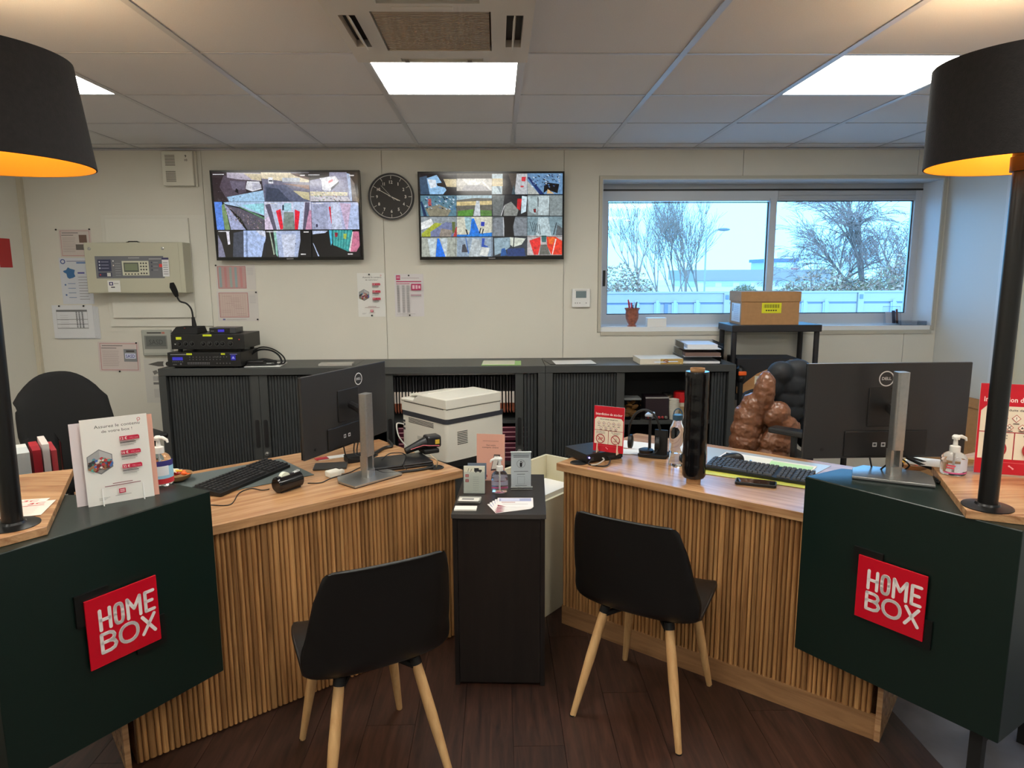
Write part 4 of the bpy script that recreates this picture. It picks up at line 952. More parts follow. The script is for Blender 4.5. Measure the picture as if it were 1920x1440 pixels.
# ------------------------------------------------------------------ things on the left green box and side top
b1=av(156,948,Al); pA=az(172,950,ZG); pB=az(284,930,ZG); d=pB-pA; rz=math.atan2(d.y,d.x); Wd=d.length+.018; c=(pA+pB)/2
hgt=av(150,790,pA).z-ZG
t=thing('leaflet_stand','white insurance leaflet in a low white stand on the left green box','leaflet stand',(c.x,c.y,ZG+.0005),rz)
def assure(b,W,H):
    k=(36,38,38); r=(190,24,64)
    b.rect(0,0,W,H,(226,226,222)); b.text('Assurez le contenu',.20*W,.885*H,.68*W,.035*H,k); b.text('de votre box !',.30*W,.828*H,.46*W,.032*H,k)
    b.ring(.87*W,.945*H,.018*W,.026*W,r); b.line(.85*W,.915*H,.86*W,.925*H,.01*W,r)
    hx_=.235*W; hz=.50*H; R=.215*W
    hexa=lambda s:[(hx_+s*R*math.sin(a),hz+s*R*math.cos(a)) for a in [R_(60*i) for i in range(6)]]
    b.flat(hexa(1),(120,122,124)); b.flat([hexa(.93)[5],hexa(.93)[0],(hx_,hz+.35*R),(hx_-.81*R,hz-.3*R)],(158,160,162)); b.flat([hexa(.93)[0],hexa(.93)[1],(hx_+.81*R,hz-.3*R),(hx_,hz+.35*R)],(176,178,180))
    b.flat([(hx_-.81*R,hz-.3*R),(hx_,hz+.35*R),(hx_+.81*R,hz-.3*R),(hx_,hz-.9*R)],(150,146,144))
    rg=random.Random(3); cols=[(188,60,66),(226,222,214),(150,110,76),(70,110,180),(120,40,40),(90,160,150),(214,150,140),(60,60,64)]
    for i in range(70):
        u_=rg.uniform(-.75,.75); v_=rg.uniform(-.75+abs(u_)*.35,.42-abs(u_)*.45); s=rg.uniform(.05,.16)*R
        b.flat([(hx_+u_*R-s,hz+v_*R-s*.5),(hx_+u_*R,hz+v_*R-s),(hx_+u_*R+s,hz+v_*R-s*.4),(hx_+u_*R+s,hz+v_*R+s*.6),(hx_+u_*R,hz+v_*R+s),(hx_+u_*R-s,hz+v_*R+s*.5)],cols[i%8])
    for i,(tx,sub) in enumerate((('12 €','à partir'),('16 €',''),('32 €',''))):
        z=(.72-.165*i)*H; x=.55*W
        b.flat([(x,z),(x+.30*W,z),(x+.30*W,z+.035*H),(x+.28*W,z+.048*H),(x,z+.048*H)],r); b.text(tx,x+.012*W,z+.008*H,.10*W,.032*H,(240,236,232),.01); b.text('TTC / mois',x+.15*W,z+.012*H,.13*W,.016*H,(236,180,190))
        b.rect(x,z-.016*H,x+.22*W,z-.009*H,(150,110,120)); b.rect(x,z-.032*H,x+.24*W,z-.022*H,(70,70,72))
        for j in range(2): b.rect(x,z-(.047+.014*j)*H,x+(.24-.03*j)*W,z-(.042+.014*j)*H,(150,150,150))
    b.rect(.38*W,.232*H,.68*W,.24*H,(130,70,80)); b.rect(.26*W,.208*H,.80*W,.216*H,(130,70,80))
    b.rect(.46*W,.112*H,.56*W,.165*H,r); b.rect(.475*W,.124*H,.545*W,.135*H,(240,200,205)); b.rect(.475*W,.143*H,.545*W,.154*H,(240,200,205))
    b.rect(.40*W,.088*H,.64*W,.093*H,(150,150,150))
    for j in range(3): b.rect(.16*W,(.085-.012*j)*H,(.32-.03*j)*W,(.089-.012*j)*H,(150,150,150))
sheet(t,Wd,hgt,assure,'front_leaflet',y=-.004,tilt=-.07,th=.002)
o=sheet(t,Wd*.98,hgt*.98,None,'pink_leaflet',y=.004,x=-Wd/2+.02,tilt=-.07,th=.001,back=(222,168,150)); o['label']='pink leaflet showing at the right edge'
b=MB(); b.col=(214,206,210); b.T=Matrix.Translation((-Wd/2-.028,.018,0))@Matrix.Rotation(-.07,4,'X'); b.box(0,Wd*.9,0,.002,0,hgt*.955); b.build('rear_leaflet',pm(.5),t)
stand_feet(t,(-Wd*.28,Wd*.33),.055,.05)
p=az(303,906,ZG); ht=av(300,817,p).z-ZG
sanitizer((p.x,p.y,ZG+.0005),'pump bottle with blue and red band label behind the insurance leaflet',[(.06,.78,-150,30,(150,200,226)),(.60,.78,-150,30,(52,48,120)),(.06,.22,-150,30,(196,44,54)),(.32,.62,-75,-10,(222,226,232))],r=.041,h=ht-.058,prz=R_(-15))
# brown parcel-tape gun and printed sheets on the left side top
p=az(18,925,ZT); t=thing('tape_gun','black and brown parcel tape gun behind the left lamp pole','tape gun',(p.x-.07,p.y+.03,ZT+.0005),R_(-25))
b=MB(); b.T=Matrix.Translation((.02,0,.045))@Matrix.Rotation(PI/2,4,'X')@Matrix.Translation((0,0,-.025)); b.lathe([(.026,0),(.044,0),(.044,.05),(.026,.05)],28); b.build('tape_roll',mat('brown_tape',(110,84,58),.25),t,smooth=True)
MB().box(-.05,.045,-.03,-.026,.0,.09).build('side_plate',BLACK,t,bevel=.002); b=MB(); b.tube([(-.05,0,.02),(-.10,0,.03),(-.14,0,.012)],.014,10); b.build('grip',BLACK,t,smooth=True); MB().ell((.075,0,.04),(.008,.03,.04),12,8).build('roller',mat('roller_white',(206,206,200),.4),t,smooth=True)
for k,(A4,l,rz) in enumerate(((az(52,958,ZT),'upper printed tariff sheet with red heading by the left lamp base',R_(17)),(az(38,952,ZT),'lower printed sheet partly under the tariff sheet by the left lamp',R_(11)))):
    b=MB(); b.T=Matrix.Translation((0,0,0))@Matrix.Rotation(-PI/2,4,'X'); b.col=(226,216,206); b.lift=.0012
    W,H=.20,.145; b.T=b.T@Matrix.Translation((-W*.55,0,-H/2)); b.box(0,W,-.001,0,0,H)
    b.text('3C',.66*W,.78*H,.22*W,.13*H,(186,44,44),.02); b.rect(.56*W,.68*H,.9*W,.71*H,(190,60,56))
    for j in range(5): b.rect(.06*W,(.12+.12*j)*H,.48*W,(.135+.12*j)*H,(196,120,112)); b.rect(.58*W,(.12+.1*j)*H,.86*W,(.13+.1*j)*H,(196,130,122))
    b.rect(.52*W,.1*H,.53*W,.66*H,(180,60,56))
    o=b.build('tariff_sheet',pm(.5),loc=(A4.x-.04,A4.y+.0,ZT+.0018-.0013*k),rz=rz); tag(o,l,'sheet','printed sheets by the left lamp')
# sweets
def sweets(px,py,z,label,n,seed):
    p=az(px,py,z); rg=random.Random(seed); t=thing('snack_bowl',label,'bowl',(p.x,p.y,z+.0005))
    MB().lathe([(.03,0),(.055,.012),(.066,.03),(.063,.03),(.052,.015),(.001,.005)],24).build('bowl',mat('bowl_wood',(150,112,72),.5),t,smooth=True)
    cols=[(232,96,30),(228,216,190),(170,30,34),(232,120,60),(240,200,60),(210,214,206)]
    for k in range(n):
        a=rg.uniform(0,6.28); r=rg.uniform(0,.042); b=MB(); b.col=cols[k%6]
        b.T=Matrix.Translation((r*math.cos(a),r*math.sin(a),.026+rg.uniform(0,.022)))@Matrix.Rotation(rg.uniform(0,3),4,'Z')@Matrix.Rotation(rg.uniform(-.6,.6),4,'X')
        b.ell((0,0,0),(.016,.011,.008),8,6); b.box(-.026,-.014,-.009,.009,-.0008,.0008); b.box(.014,.026,-.009,.009,-.0008,.0008)
        b.build('wrapped_sweet',pm(.3),t,smooth=True,ang=50)
sweets(1712,880,ZD+.02,'wooden bowl of orange and white wrapped sweets behind the right green box',14,2)
sweets(331,901,ZD+.005,'small dish of orange wrapped sweets beside the left desk mat',10,5)
b=bpy.data.objects['snack_bowl'].location
# cables over the right green box
for P,l,r in (([(1700,858,1.02),(1730,872,.99),(1755,882,.975),(1768,892,.972),(1764,902,.970),(1755,897,.96),(1750,880,.90)],'black cable looping over the back corner of the right green box',.0055),([(1695,855,1.02),(1722,862,1.0),(1748,872,.98),(1772,890,.975),(1760,905,.972),(1752,900,.95)],'second black cable curling beside the right side top',.004)):
    Q=[az(*q) for q in P]; o0=Q[0].copy(); o=MB().tube([q-o0 for q in smoothpath(Q,6)],r,8).build('monitor_cable',BLACKM,loc=o0,smooth=True); tag(o,l,'cable')
# right side top: sanitiser and papers
p=az(1786,888,ZT); ht=av(1786,815,p).z-ZT
sanitizer((p.x,p.y,ZT+.0005),'clear pump bottle with pink band on the right oak side top',[(.10,.16,-170,-20,(206,84,140)),(.2,.75,-100,-30,(206,208,222)),(.42,.48,-160,-120,(206,60,80)),(.32,.38,-160,-125,(206,60,80))],r=.040,h=ht-.058,prz=R_(5))
o=MB().box(-.09,.09,-.06,.06,0,.0012).build('paper_sheet',PAPER,loc=(*az(1750,868,ZT).xy,ZT+.0004),rz=R_(-30)); tag(o,'white sheet lying behind the sanitiser bottle on the right side top','paper')
o=MB().box(-.045,.045,-.012,.012,0,.012).build('wooden_block',mat('pine',(206,164,104),.6),loc=(*az(1818,866,ZT).xy,ZT+.0004),rz=R_(-20)); tag(o,'small pale wooden block by the red notice on the right side top','block')

# ------------------------------------------------------------------ things on the black pedestal
def onped(px,py): return az(px,py,.745)
p=onped(889,926); t=thing('card_holder','clear holder with cream business cards and a van drawing, pedestal left','card holder',(p.x,p.y,.7455),R_(-4))
hh=av(889,876,p).z-.745
b=MB(); b.col=(216,214,196)
def cardart(b,W,H):
    b.rect(0,0,W,H,(222,220,202)); k=(40,40,42); b.rect(.5*W,.80*H,.72*W,.93*H,k); b.rect(.72*W,.80*H,.86*W,.87*H,k); b.disc(.58*W,.79*H,.035*W,k,10); b.disc(.78*W,.79*H,.035*W,k,10); b.line(.2*W,.8*H,.24*W,.92*H,.02*W,k); b.line(.33*W,.8*H,.38*W,.9*H,.02*W,k)
    for z in (.60,.42): b.rect(.08*W,z*H,.24*W,(z+.10)*H,(196,60,56)); b.rect(.10*W,(z+.02)*H,.22*W,(z+.04)*H,(230,190,180)); b.rect(.10*W,(z+.06)*H,.22*W,(z+.08)*H,(230,190,180))
    for j in range(7): b.rect(.45*W,(.12+.08*j)*H,.72*W,(.13+.08*j)*H,(170,168,156))
sheet(t,.092,hh,cardart,'cards',y=.004,tilt=-.12,th=.010); b=MB(); b.T=Matrix.Rotation(-.12,4,'X'); b.box(-.050,.050,-.0005,.0005,.0,hh*.8); b.box(-.050,.050,-.0005,.03,0,.002); b.build('clear_front',CLEAR,t)
b=MB(); b.T=Matrix.Rotation(-.12,4,'X'); b.box(-.03,.052,.018,.020,hh*.5,hh*1.10); b.build('grey_back_card',mat('card_bluegrey',(92,104,120),.5),t)
p=onped(920,900); hh=av(920,815,p).z-.745
t=thing('pink_leaflet_stand','salmon pink leaflet standing behind the sanitiser on the pedestal','leaflet stand',(p.x,p.y,.7455),R_(-10))
def pinkart(b,W,H):
    b.rect(0,0,W,H,(228,172,152)); k=(84,50,50); b.rect(.22*W,.845*H,.78*W,.85*H,k); b.text('Vers votre',.34*W,.74*H,.33*W,.035*H,k); b.text('compte client',.20*W,.685*H,.58*W,.04*H,k)
    b.flat([(.5*W,.2*H),(.72*W,.22*H),(.84*W,.56*H),(.62*W,.56*H)],(70,56,56)); b.flat([(.53*W,.24*H),(.69*W,.25*H),(.79*W,.53*H),(.63*W,.53*H)],(216,212,204)); b.rect(.30*W,.06*H,.38*W,.11*H,(180,40,44))
sheet(t,.132,hh,pinkart,'leaflet',tilt=-.06,th=.002); b=MB(); b.box(-.05,.05,-.012,.03,0,.006); b.build('foot',CLEAR,t)
p=onped(937,921); ht=av(937,858,p).z-.745
sanitizer((p.x,p.y,.7455),'small pump bottle with lilac gel and pink band, middle of the pedestal',[(.10,.16,-170,-10,(206,84,140)),(.22,.60,-140,-50,(206,204,222)),(.35,.42,-66,-50,(220,110,130))],r=.037,h=ht-.056,prz=R_(-170))
p=onped(977,916); hh=av(977,848,p).z-.745
t=thing('acrylic_sign_holder','white printed card in a clear upright holder, right side of the pedestal','sign holder',(p.x,p.y,.7455),R_(0))
def grayart(b,W,H):
    b.rect(0,0,W,H,(236,236,232)); k=(96,98,98)
    for z in (.90,.855): b.rect(.12*W,z*H,.9*W,(z+.018)*H,k)
    b.ring(.5*W,.67*H,.20*W,.215*W,k); b.disc(.5*W,.73*H,.035*W,(40,40,40),10); b.flat([(.45*W,.58*H),(.55*W,.58*H),(.56*W,.70*H),(.44*W,.70*H)],(40,40,40)); b.line(.55*W,.69*H,.62*W,.74*H,.02*W,(40,40,40))
    b.rect(.14*W,.44*H,.86*W,.455*H,k); b.rect(.3*W,.36*H,.7*W,.375*H,k); b.rect(.2*W,.03*H,.8*W,.04*H,k); b.frame(.32*W,.08*H,.68*W,.30*H,.01*W,(160,160,160))
sheet(t,.088,hh-.01,grayart,'card',y=.0,z=.008,tilt=-.03,th=.001); b=MB(); b.box(-.046,.046,-.004,-.003,.006,hh); b.box(-.046,.046,.004,.005,.006,hh+.004); b.box(-.046,.052,-.014,.03,.0,.006); b.build('clear_holder',CLEAR,t); MB().box(-.046,.046,-.004,.006,hh-.002,hh+.002).build('top_edge',mat('edge_white',(220,222,222),.3),t)
p=onped(880,941); t=thing('card_tray','low grey tray holding business cards at the pedestal front left','card tray',(p.x,p.y,.7455),R_(-6))
MB().box(-.048,.048,-.02,.035,0,.012).build('tray',mat('tray_grey',(150,150,142),.4),t,bevel=.002); b=MB(); b.T=Matrix.Translation((0,0,.0125))@Matrix.Rotation(-PI/2,4,'X'); b.rect(-.042,-.03,.042,.016,(214,212,204)); b.rect(-.03,-.012,.02,.008,(120,120,120)); b.build('cards',pm(.5),t)
p=onped(873,955); o=MB().box(-.045,.045,-.02,.025,0,.006).build('card_stack',pm(.5),loc=(p.x,p.y,.7455),rz=R_(-3)); tag(o,'small stack of white cards at the front left corner of the pedestal','cards')
o.data.color_attributes['Col']; 
for d_ in o.data.color_attributes['Col'].data: d_.color=(.78,.76,.70,1)
for k in range(5):
    p=onped(966-k*3,944+k*1.5); W,H=.15,.115
    b=MB(); b.T=Matrix.Rotation(-PI/2,4,'X')@Matrix.Translation((-W/2,0,-H/2)); b.col=(228,224,222); b.lift=.0; b.box(0,W,0,.0008,0,H)
    b.rect(.05*W,.62*H,.95*W,.95*H,(150,156,190)); b.rect(.10*W,.66*H,.62*W,.90*H,(196,200,222)); b.rect(.12*W,.46*H,.5*W,.52*H,(150,70,80)); b.rect(.15*W,.28*H,.85*W,.31*H,(150,150,150)); b.flat([(.02*W,.03*H),(.25*W,.03*H),(.02*W,.22*H)],(140,40,60))
    o=b.build('flyer',pm(.4),loc=(p.x,p.y,.7462+.0010*(4-k)),rz=R_(-2+k*5)); tag(o,'white flyer with blue heading, %s from the top of the fan on the pedestal'%['first','second','third','fourth','fifth'][k].replace('number ',''),'flyer','fanned flyers on the pedestal')
# ------------------------------------------------------------------ screens on the back wall
def wy(px,py,Y=4.66): return ay(px,py,Y)
SCR=None
def screenmat():
    m,t,b=newmat('lit_screen'); a=t.nodes.new('ShaderNodeVertexColor'); a.layer_name='Col'; b.inputs['Base Color'].default_value=(.006,.006,.008,1)
    tc_=t.nodes.new('ShaderNodeTexCoord'); nz=t.nodes.new('ShaderNodeTexNoise'); nz.inputs['Scale'].default_value=55; nz.inputs['Detail'].default_value=6; nz.inputs['Roughness'].default_value=.75
    t.links.new(tc_.outputs['Object'],nz.inputs['Vector']); mr=t.nodes.new('ShaderNodeMapRange'); mr.inputs['From Min'].default_value=.32; mr.inputs['From Max'].default_value=.68; mr.inputs['To Min'].default_value=.52; mr.inputs['To Max'].default_value=1.35
    t.links.new(nz.outputs['Fac'],mr.inputs['Value']); vm=t.nodes.new('ShaderNodeVectorMath'); vm.operation='SCALE'; t.links.new(a.outputs[0],vm.inputs[0]); t.links.new(mr.outputs[0],vm.inputs['Scale'])
    t.links.new(vm.outputs[0],b.inputs['Emission Color']); b.inputs['Emission Strength'].default_value=.95; setp(b,rough=.09,spec=.75); return m
SCR=screenmat()
def tv(x0,x1,z0,z1,label,art,Y=4.615,tilt=0.03):
    W,H=x1-x0,z1-z0; t=thing('wall_screen',label,'television',((x0+x1)/2,Y,z0),0,'wall screens with camera pictures',rot=(tilt,0,0))
    b=MB(); bz=.012; b.box(-W/2,W/2,.002,.03,0,H); b.build('back_case',MDK,t,bevel=.003)
    f=MB()
    for a in ((-W/2,W/2,0,.020),(-W/2,W/2,H-bz,H),(-W/2,-W/2+bz,.020,H-bz),(W/2-bz,W/2,.020,H-bz)): f.box(a[0],a[1],-.003,.0018,a[2],a[3])
    f.build('bezel',mat('bezel_black',(10,10,11),.2),t)
    s=MB(); s.T=Matrix.Translation((-W/2+bz,-.0,.020)); s.col=(8,8,10); s.box(0,W-2*bz,0,.0015,0,H-bz-.020); art(s,W-2*bz,H-bz-.020); s.build('picture',SCR,t)
    m=MB(); m.box(-.08,.08,.03,max(.035,YB-Y-.002),H*.3,H*.7); m.build('wall_mount',MDK,t)
    l=MB(); l.box(-.022,.022,-.0045,-.0032,.006,.012); l.build('status_strip',mat('strip_silver',(150,150,154),.3),t)
# picture polygons are given in pixels of an enlarged view, mapped onto the screen
def mapper(L0,L1,R0,R1,T,B,W,H):
    def f(x,y):
        k=(y-T)/(B-T); l=L0+(L1-L0)*k; r=R0+(R1-R0)*k; return (min(max((x-l)/(r-l),0),1)*W,(1-min(max(k,0),1))*H)
    return f
def art9(s,W,H):
    M_=mapper(92,160,1778,1815,138,1088,W,H); p=lambda c,*P: s.flat([M_(P[i],P[i+1]) for i in range(0,len(P),2)],c,.00002)
    R=lambda c,x0,y0,x1,y1: p(c,x0,y0,x1,y0,x1,y1,x0,y1)
    rg=random.Random(4)
    # row one
    p((46,34,40),92,138,655,138,700,460,115,460); p((86,74,88),230,170,500,180,480,430,270,440,180,300); p((112,104,124),300,230,480,240,470,330,330,330)
    p((180,172,190),265,140,660,150,665,235,400,215,270,195); p((206,192,160),460,150,660,155,665,230,560,220); p((226,226,236),500,235,640,240,668,320,560,350,480,320); p((190,190,206),560,250,660,270,665,310,560,330)
    p((24,20,26),355,350,372,312,395,330,400,375); p((168,206,240),265,410,690,335,705,460,290,460); p((60,52,60),290,405,500,350,560,345,300,400)
    for k in range(70): 
        x,y=rg.uniform(130,480),rg.uniform(190,450); v=rg.randint(30,120); p((v,v-8,v),x,y,x+18,y+3,x+14,y+8)
    p((120,118,140),660,140,1215,140,1222,460,700,460); p((222,208,178),660,140,1000,145,1215,215,1215,250,900,235,665,205); p((96,72,66),1000,150,1215,150,1218,225,1180,215,1060,180); p((30,22,26),1060,145,1215,145,1215,200)
    p((98,104,130),700,270,940,280,1180,420,1222,460,700,460); p((150,116,104),900,262,1215,280,1220,330,1100,300); p((206,196,156),1030,342,1215,360,1222,450,1150,430); p((236,238,246),745,195,795,195,803,262,745,262); p((60,66,84),750,225,795,225,795,240,750,240)
    p((66,74,96),720,300,860,320,1000,460,710,460); R((190,196,206),905,200,1110,245)
    p((150,150,176),1222,140,1650,140,1705,460,1222,460); p((30,28,34),1222,140,1450,140,1450,185,1330,210,1222,230); p((232,232,240),1335,205,1520,180,1560,230,1480,340,1370,345,1360,240); p((60,60,80),1470,310,1560,240,1560,262,1470,345); p((220,120,130),1440,235,1490,215,1490,240,1440,262)
    p((226,216,186),1225,350,1660,360,1660,400,1228,400); p((210,206,214),1230,400,1660,410,1700,460,1228,460); p((24,22,26),1660,140,1778,140,1790,460,1760,460,1740,290); p((120,112,110),1690,190,1740,260,1775,460,1720,460); p((180,196,226),1650,150,1690,160,1715,460,1690,460)
    for k in range(40):
        x,y=rg.uniform(1240,1650),rg.uniform(330,450); c=rg.choice([(90,86,100),(232,232,240),(170,120,96),(120,160,120),(190,190,210)]); p(c,x,y,x+22,y+4,x+16,y+16)
    # row two
    p((90,140,236),118,462,208,462,235,775,150,775); p((120,150,100),205,500,240,480,300,775,240,775,212,600); p((176,204,236),225,470,330,460,690,460,695,620,400,520,250,490); p((168,176,214),235,490,275,520,480,775,310,775,270,600)
    p((92,88,104),255,500,420,540,690,660,695,775,500,775,420,640); p((96,140,110),380,500,700,640,700,665,420,530); p((160,226,240),430,500,692,480,694,610)
    for k in range(120):
        x=rg.uniform(240,660); y=520+(x-240)*.42+rg.uniform(-20,110); c=rg.choice([(60,52,64),(140,120,120),(180,160,170),(100,110,90)]); p(c,x,min(y,760),x+15,min(y+2,765),x+11,min(y+14,772))
    p((206,208,232),696,462,1236,462,1244,775,702,775); p((96,90,112),708,500,764,480,840,775,800,775); p((96,90,112),1170,470,1222,470,1215,640,1175,775,1140,775); p((190,200,226),770,465,910,465,925,775,850,775); p((190,206,234),1030,465,1158,465,1130,775,1035,775)
    p((236,34,60),832,565,885,545,918,770,880,775); p((236,34,60),1050,550,1108,575,1085,775,1045,775); p((132,146,140),925,580,1035,580,1050,775,910,775); p((170,214,230),925,480,1010,480,1010,570,925,575); p((40,60,80),905,500,925,500,925,560,905,560); p((206,150,180),1215,560,1240,560,1244,775,1170,775); p((222,206,232),700,660,745,620,800,775,702,775)
    p((186,192,226),1240,470,1778,470,1795,775,1250,775); p((170,176,206),1245,500,1420,490,1440,775,1252,775); p((232,44,66),1442,525,1462,515,1490,680,1472,712); p((206,214,238),1462,480,1560,470,1600,775,1480,775); p((214,190,220),1570,480,1700,490,1660,775,1640,775); p((56,50,80),1290,720,1310,712,1318,740,1298,755); p((190,206,244),1700,480,1785,480,1795,775,1670,775)
    # row three
    p((12,10,14),150,785,710,785,720,1085,160,1085); p((130,130,156),160,830,205,930,245,1085,165,1085); p((226,224,236),255,800,290,800,300,940,275,945); p((66,72,88),340,810,460,790,465,1085,330,1085); p((178,200,244),455,785,680,785,712,870,660,1085,455,1085); p((130,150,190),480,785,500,785,505,1085,480,1085); p((214,220,240),600,785,705,790,712,860,640,830); p((20,20,30),690,930,716,900,712,1085,662,1085)
    p((20,18,20),712,785,1240,785,1240,1088,720,1088); p((80,100,96),745,790,760,790,830,1060,800,1040); p((190,204,180),755,800,762,800,812,1060,800,1060); p((150,206,190),800,790,835,790,850,1088,830,1060); p((176,190,224),830,790,1108,790,1112,900,1080,1088,860,1088); p((206,214,236),890,830,1060,830,1040,1088,920,1088); p((28,26,60),1045,930,1062,935,1056,948)
    p((14,12,16),1250,785,1790,785,1812,1088,1258,1088); p((196,210,240),1250,790,1430,790,1400,815,1255,830); p((80,190,220),1442,785,1475,785,1480,930,1465,960); p((50,150,150),1480,785,1715,785,1670,1030,1490,950); 
    for k in range(6): p((84,186,180),1500+k*34,785,1512+k*34,785,1508+k*30,960+k*8,1496+k*30,955+k*8)
    p((150,40,60),1508,812,1545,812,1540,862,1512,860); p((170,190,80),1610,825,1650,825,1642,885,1612,880); p((240,230,230),1715,800,1728,805,1690,1030,1672,1020); p((206,120,150),1725,800,1790,800,1800,960,1760,1030,1690,1030); p((190,206,240),1255,930,1262,930,1330,1080,1315,1080)
    for y in (460,779): R((20,20,26),92,y,1815,y+4)
    for x,y in ((110,158),(1210,165),(720,480),(165,790),(718,795),(1250,480)): R((226,226,232),x,y,x+130,y+8)
    for x,y in ((1112,168),(1115,1050),(1660,1050),(1150,798),(1680,170)): R((230,226,226),x,y,x+58,y+12)
def art16(s,W,H):
    M_=mapper(92,135,1820,1818,104,1104,W,H); p=lambda c,*P: s.flat([M_(P[i],P[i+1]) for i in range(0,len(P),2)],c,.00002)
    R=lambda c,x0,y0,x1,y1: p(c,x0,y0,x1,y0,x1,y1,x0,y1); rg=random.Random(9)
    # cells, row one
    R((30,26,30),92,104,540,352); p((60,84,110),92,150,180,130,230,350,110,350); p((150,196,236),180,160,300,120,420,300,380,350,220,350); p((226,236,246),190,170,290,180,300,260,230,280); p((206,190,150),380,170,540,170,540,265,420,260,400,210); p((50,40,36),300,220,380,210,400,270,310,250)
    R((60,54,50),540,104,965,352); R((196,190,180),540,165,965,310); p((226,222,212),600,165,900,165,800,240,680,240); p((170,166,166),640,240,850,240,960,310,600,310); R((40,34,34),540,312,965,352); p((232,230,226),830,190,850,190,965,300,940,300)
    R((86,78,70),965,104,1392,352); p((190,206,210),965,110,1095,110,1090,350,965,350); R((206,186,140),965,165,1155,255); p((120,140,150),1020,255,1060,255,1080,350); p((50,46,46),1095,104,1160,104,1240,352,1100,352); p((196,200,204),1265,108,1392,108,1392,352,1240,352); p((216,60,70),1325,145,1378,145,1368,200,1322,195); p((216,70,80),1312,250,1350,250,1350,266,1312,270); p((70,90,100),1230,230,1250,352,1205,352)
    R((110,150,190),1392,104,1820,352); p((30,52,110),1392,150,1420,150,1600,352,1540,352); p((186,190,186),1392,190,1540,352,1395,352); p((14,12,14),1600,210,1780,230,1760,340,1640,300,1590,340); p((216,180,130),1640,290,1720,345,1630,345)
    for k in range(60): x,y=rg.uniform(1430,1780),rg.uniform(110,260); p(rg.choice([(20,20,30),(206,220,236),(90,140,200),(60,80,120)]),x,y,x+26,y+6,x+20,y+20)
    # row two
    R((92,132,150),108,364,545,610); p((140,136,116),170,520,330,470,480,540,440,610,220,610); p((30,50,90),108,440,128,430,190,610,150,610); p((190,90,90),195,410,235,400,245,490,205,490)
    for k in range(70): x,y=rg.uniform(150,530),rg.uniform(370,520); p(rg.choice([(20,26,40),(206,220,236),(60,110,170),(120,150,170)]),x,y,x+30,y+8,x+22,y+20)
    R((106,104,94),545,364,970,610); p((170,196,206),545,364,970,364,970,400,760,395,545,420); p((216,196,140),545,440,1110,424,1110,470,545,488); p((90,150,60),560,550,750,530,740,610,560,610); p((96,140,70),830,540,970,545,970,610,835,610); p((206,214,220),780,430,820,430,832,610,748,610)
    R((40,40,44),970,364,1395,610); p((110,116,116),970,364,1120,364,1090,610,980,610); p((140,144,140),1120,480,1200,440,1290,540,1270,610,1110,610); p((206,40,46),1275,405,1330,405,1310,545,1270,520); p((206,226,236),1330,370,1392,380,1380,560,1320,585); p((226,226,230),1115,490,1122,490,1085,610,1078,610)
    R((140,152,154),1395,364,1820,610); p((176,196,200),1400,380,1520,380,1520,540,1490,590,1420,560); p((190,206,210),1525,370,1665,370,1650,600,1530,600); p((30,30,34),1520,390,1530,390,1530,500,1522,500); p((130,30,36),1468,530,1500,525,1500,572,1478,572); R((60,60,66),1662,364,1667,610)
    # row three
    R((150,160,166),118,620,552,858); p((236,240,240),120,690,240,640,270,700,240,740,125,775); p((170,180,60),130,820,290,690,370,700,230,858,130,858); p((120,130,170),235,800,420,680,520,700,520,858,240,858); p((150,140,130),360,760,500,780,480,858,340,858); p((96,110,60),490,680,530,680,530,800,500,830); p((190,60,60),540,740,552,740,552,858,510,858)
    R((214,214,196),552,620,975,858); p((30,120,226),725,640,755,640,820,800,840,858,690,858,715,780); p((30,130,226),552,835,700,835,975,810,975,858,552,858); p((160,196,206),640,620,730,625,710,800,660,760); p((40,60,180),840,680,885,682,880,735,838,732); p((40,44,50),652,770,672,775,690,835,672,835); p((40,44,50),830,755,845,755,830,825,818,815); p((40,44,50),862,765,878,765,862,828,850,828)
    R((104,112,116),975,620,1398,858); p((24,22,24),1110,620,1255,620,1225,740,1245,858,1120,858,1125,740); p((130,138,146),985,640,1108,630,1122,740,1110,850,990,850); p((130,138,146),1250,630,1390,640,1390,850,1240,850,1228,740); p((206,210,214),1104,630,1112,630,1120,858,1112,858)
    R((130,156,166),1398,620,1820,858); p((186,206,212),1530,630,1650,630,1690,858,1500,858); 
    for k in range(5): p((46,60,70),1425+k*28,680+k*8,1432+k*28,680+k*8,1470+k*22,800+k*8,1462+k*22,800+k*8)
    p((36,44,54),1745,690,1755,690,1720,840,1708,840); p((90,96,100),1760,720,1820,760,1820,858,1740,858)
    # row four
    R((170,176,166),130,868,555,1104); p((30,120,240),318,880,340,880,420,1104,302,1104); p((200,214,220),200,880,310,880,300,1104,240,1104); p((200,214,220),350,880,440,880,430,1100,420,1104)
    R((150,170,190),555,868,982,1104); p((190,200,204),740,880,830,900,850,1104,700,1104); p((70,70,80),620,960,650,950,690,1050,612,1050); p((60,110,190),655,880,665,880,700,1060,690,1070); p((46,84,180),855,880,890,880,880,960,930,980,925,990,850,985); p((220,224,220),850,990,950,1000,920,1104,830,1090)
    R((60,66,74),982,868,1400,1104); p((150,176,190),1000,880,1200,870,1190,990,1090,1060,1010,1090); p((40,90,160),1090,1010,1130,1000,1160,1090,1080,1100); p((210,216,204),1190,868,1380,885,1330,960,1230,990,1195,960); p((30,36,44),1235,868,1246,868,1235,1060,1224,1060); p((40,64,120),1160,1010,1360,1000,1380,1100,1160,1100)
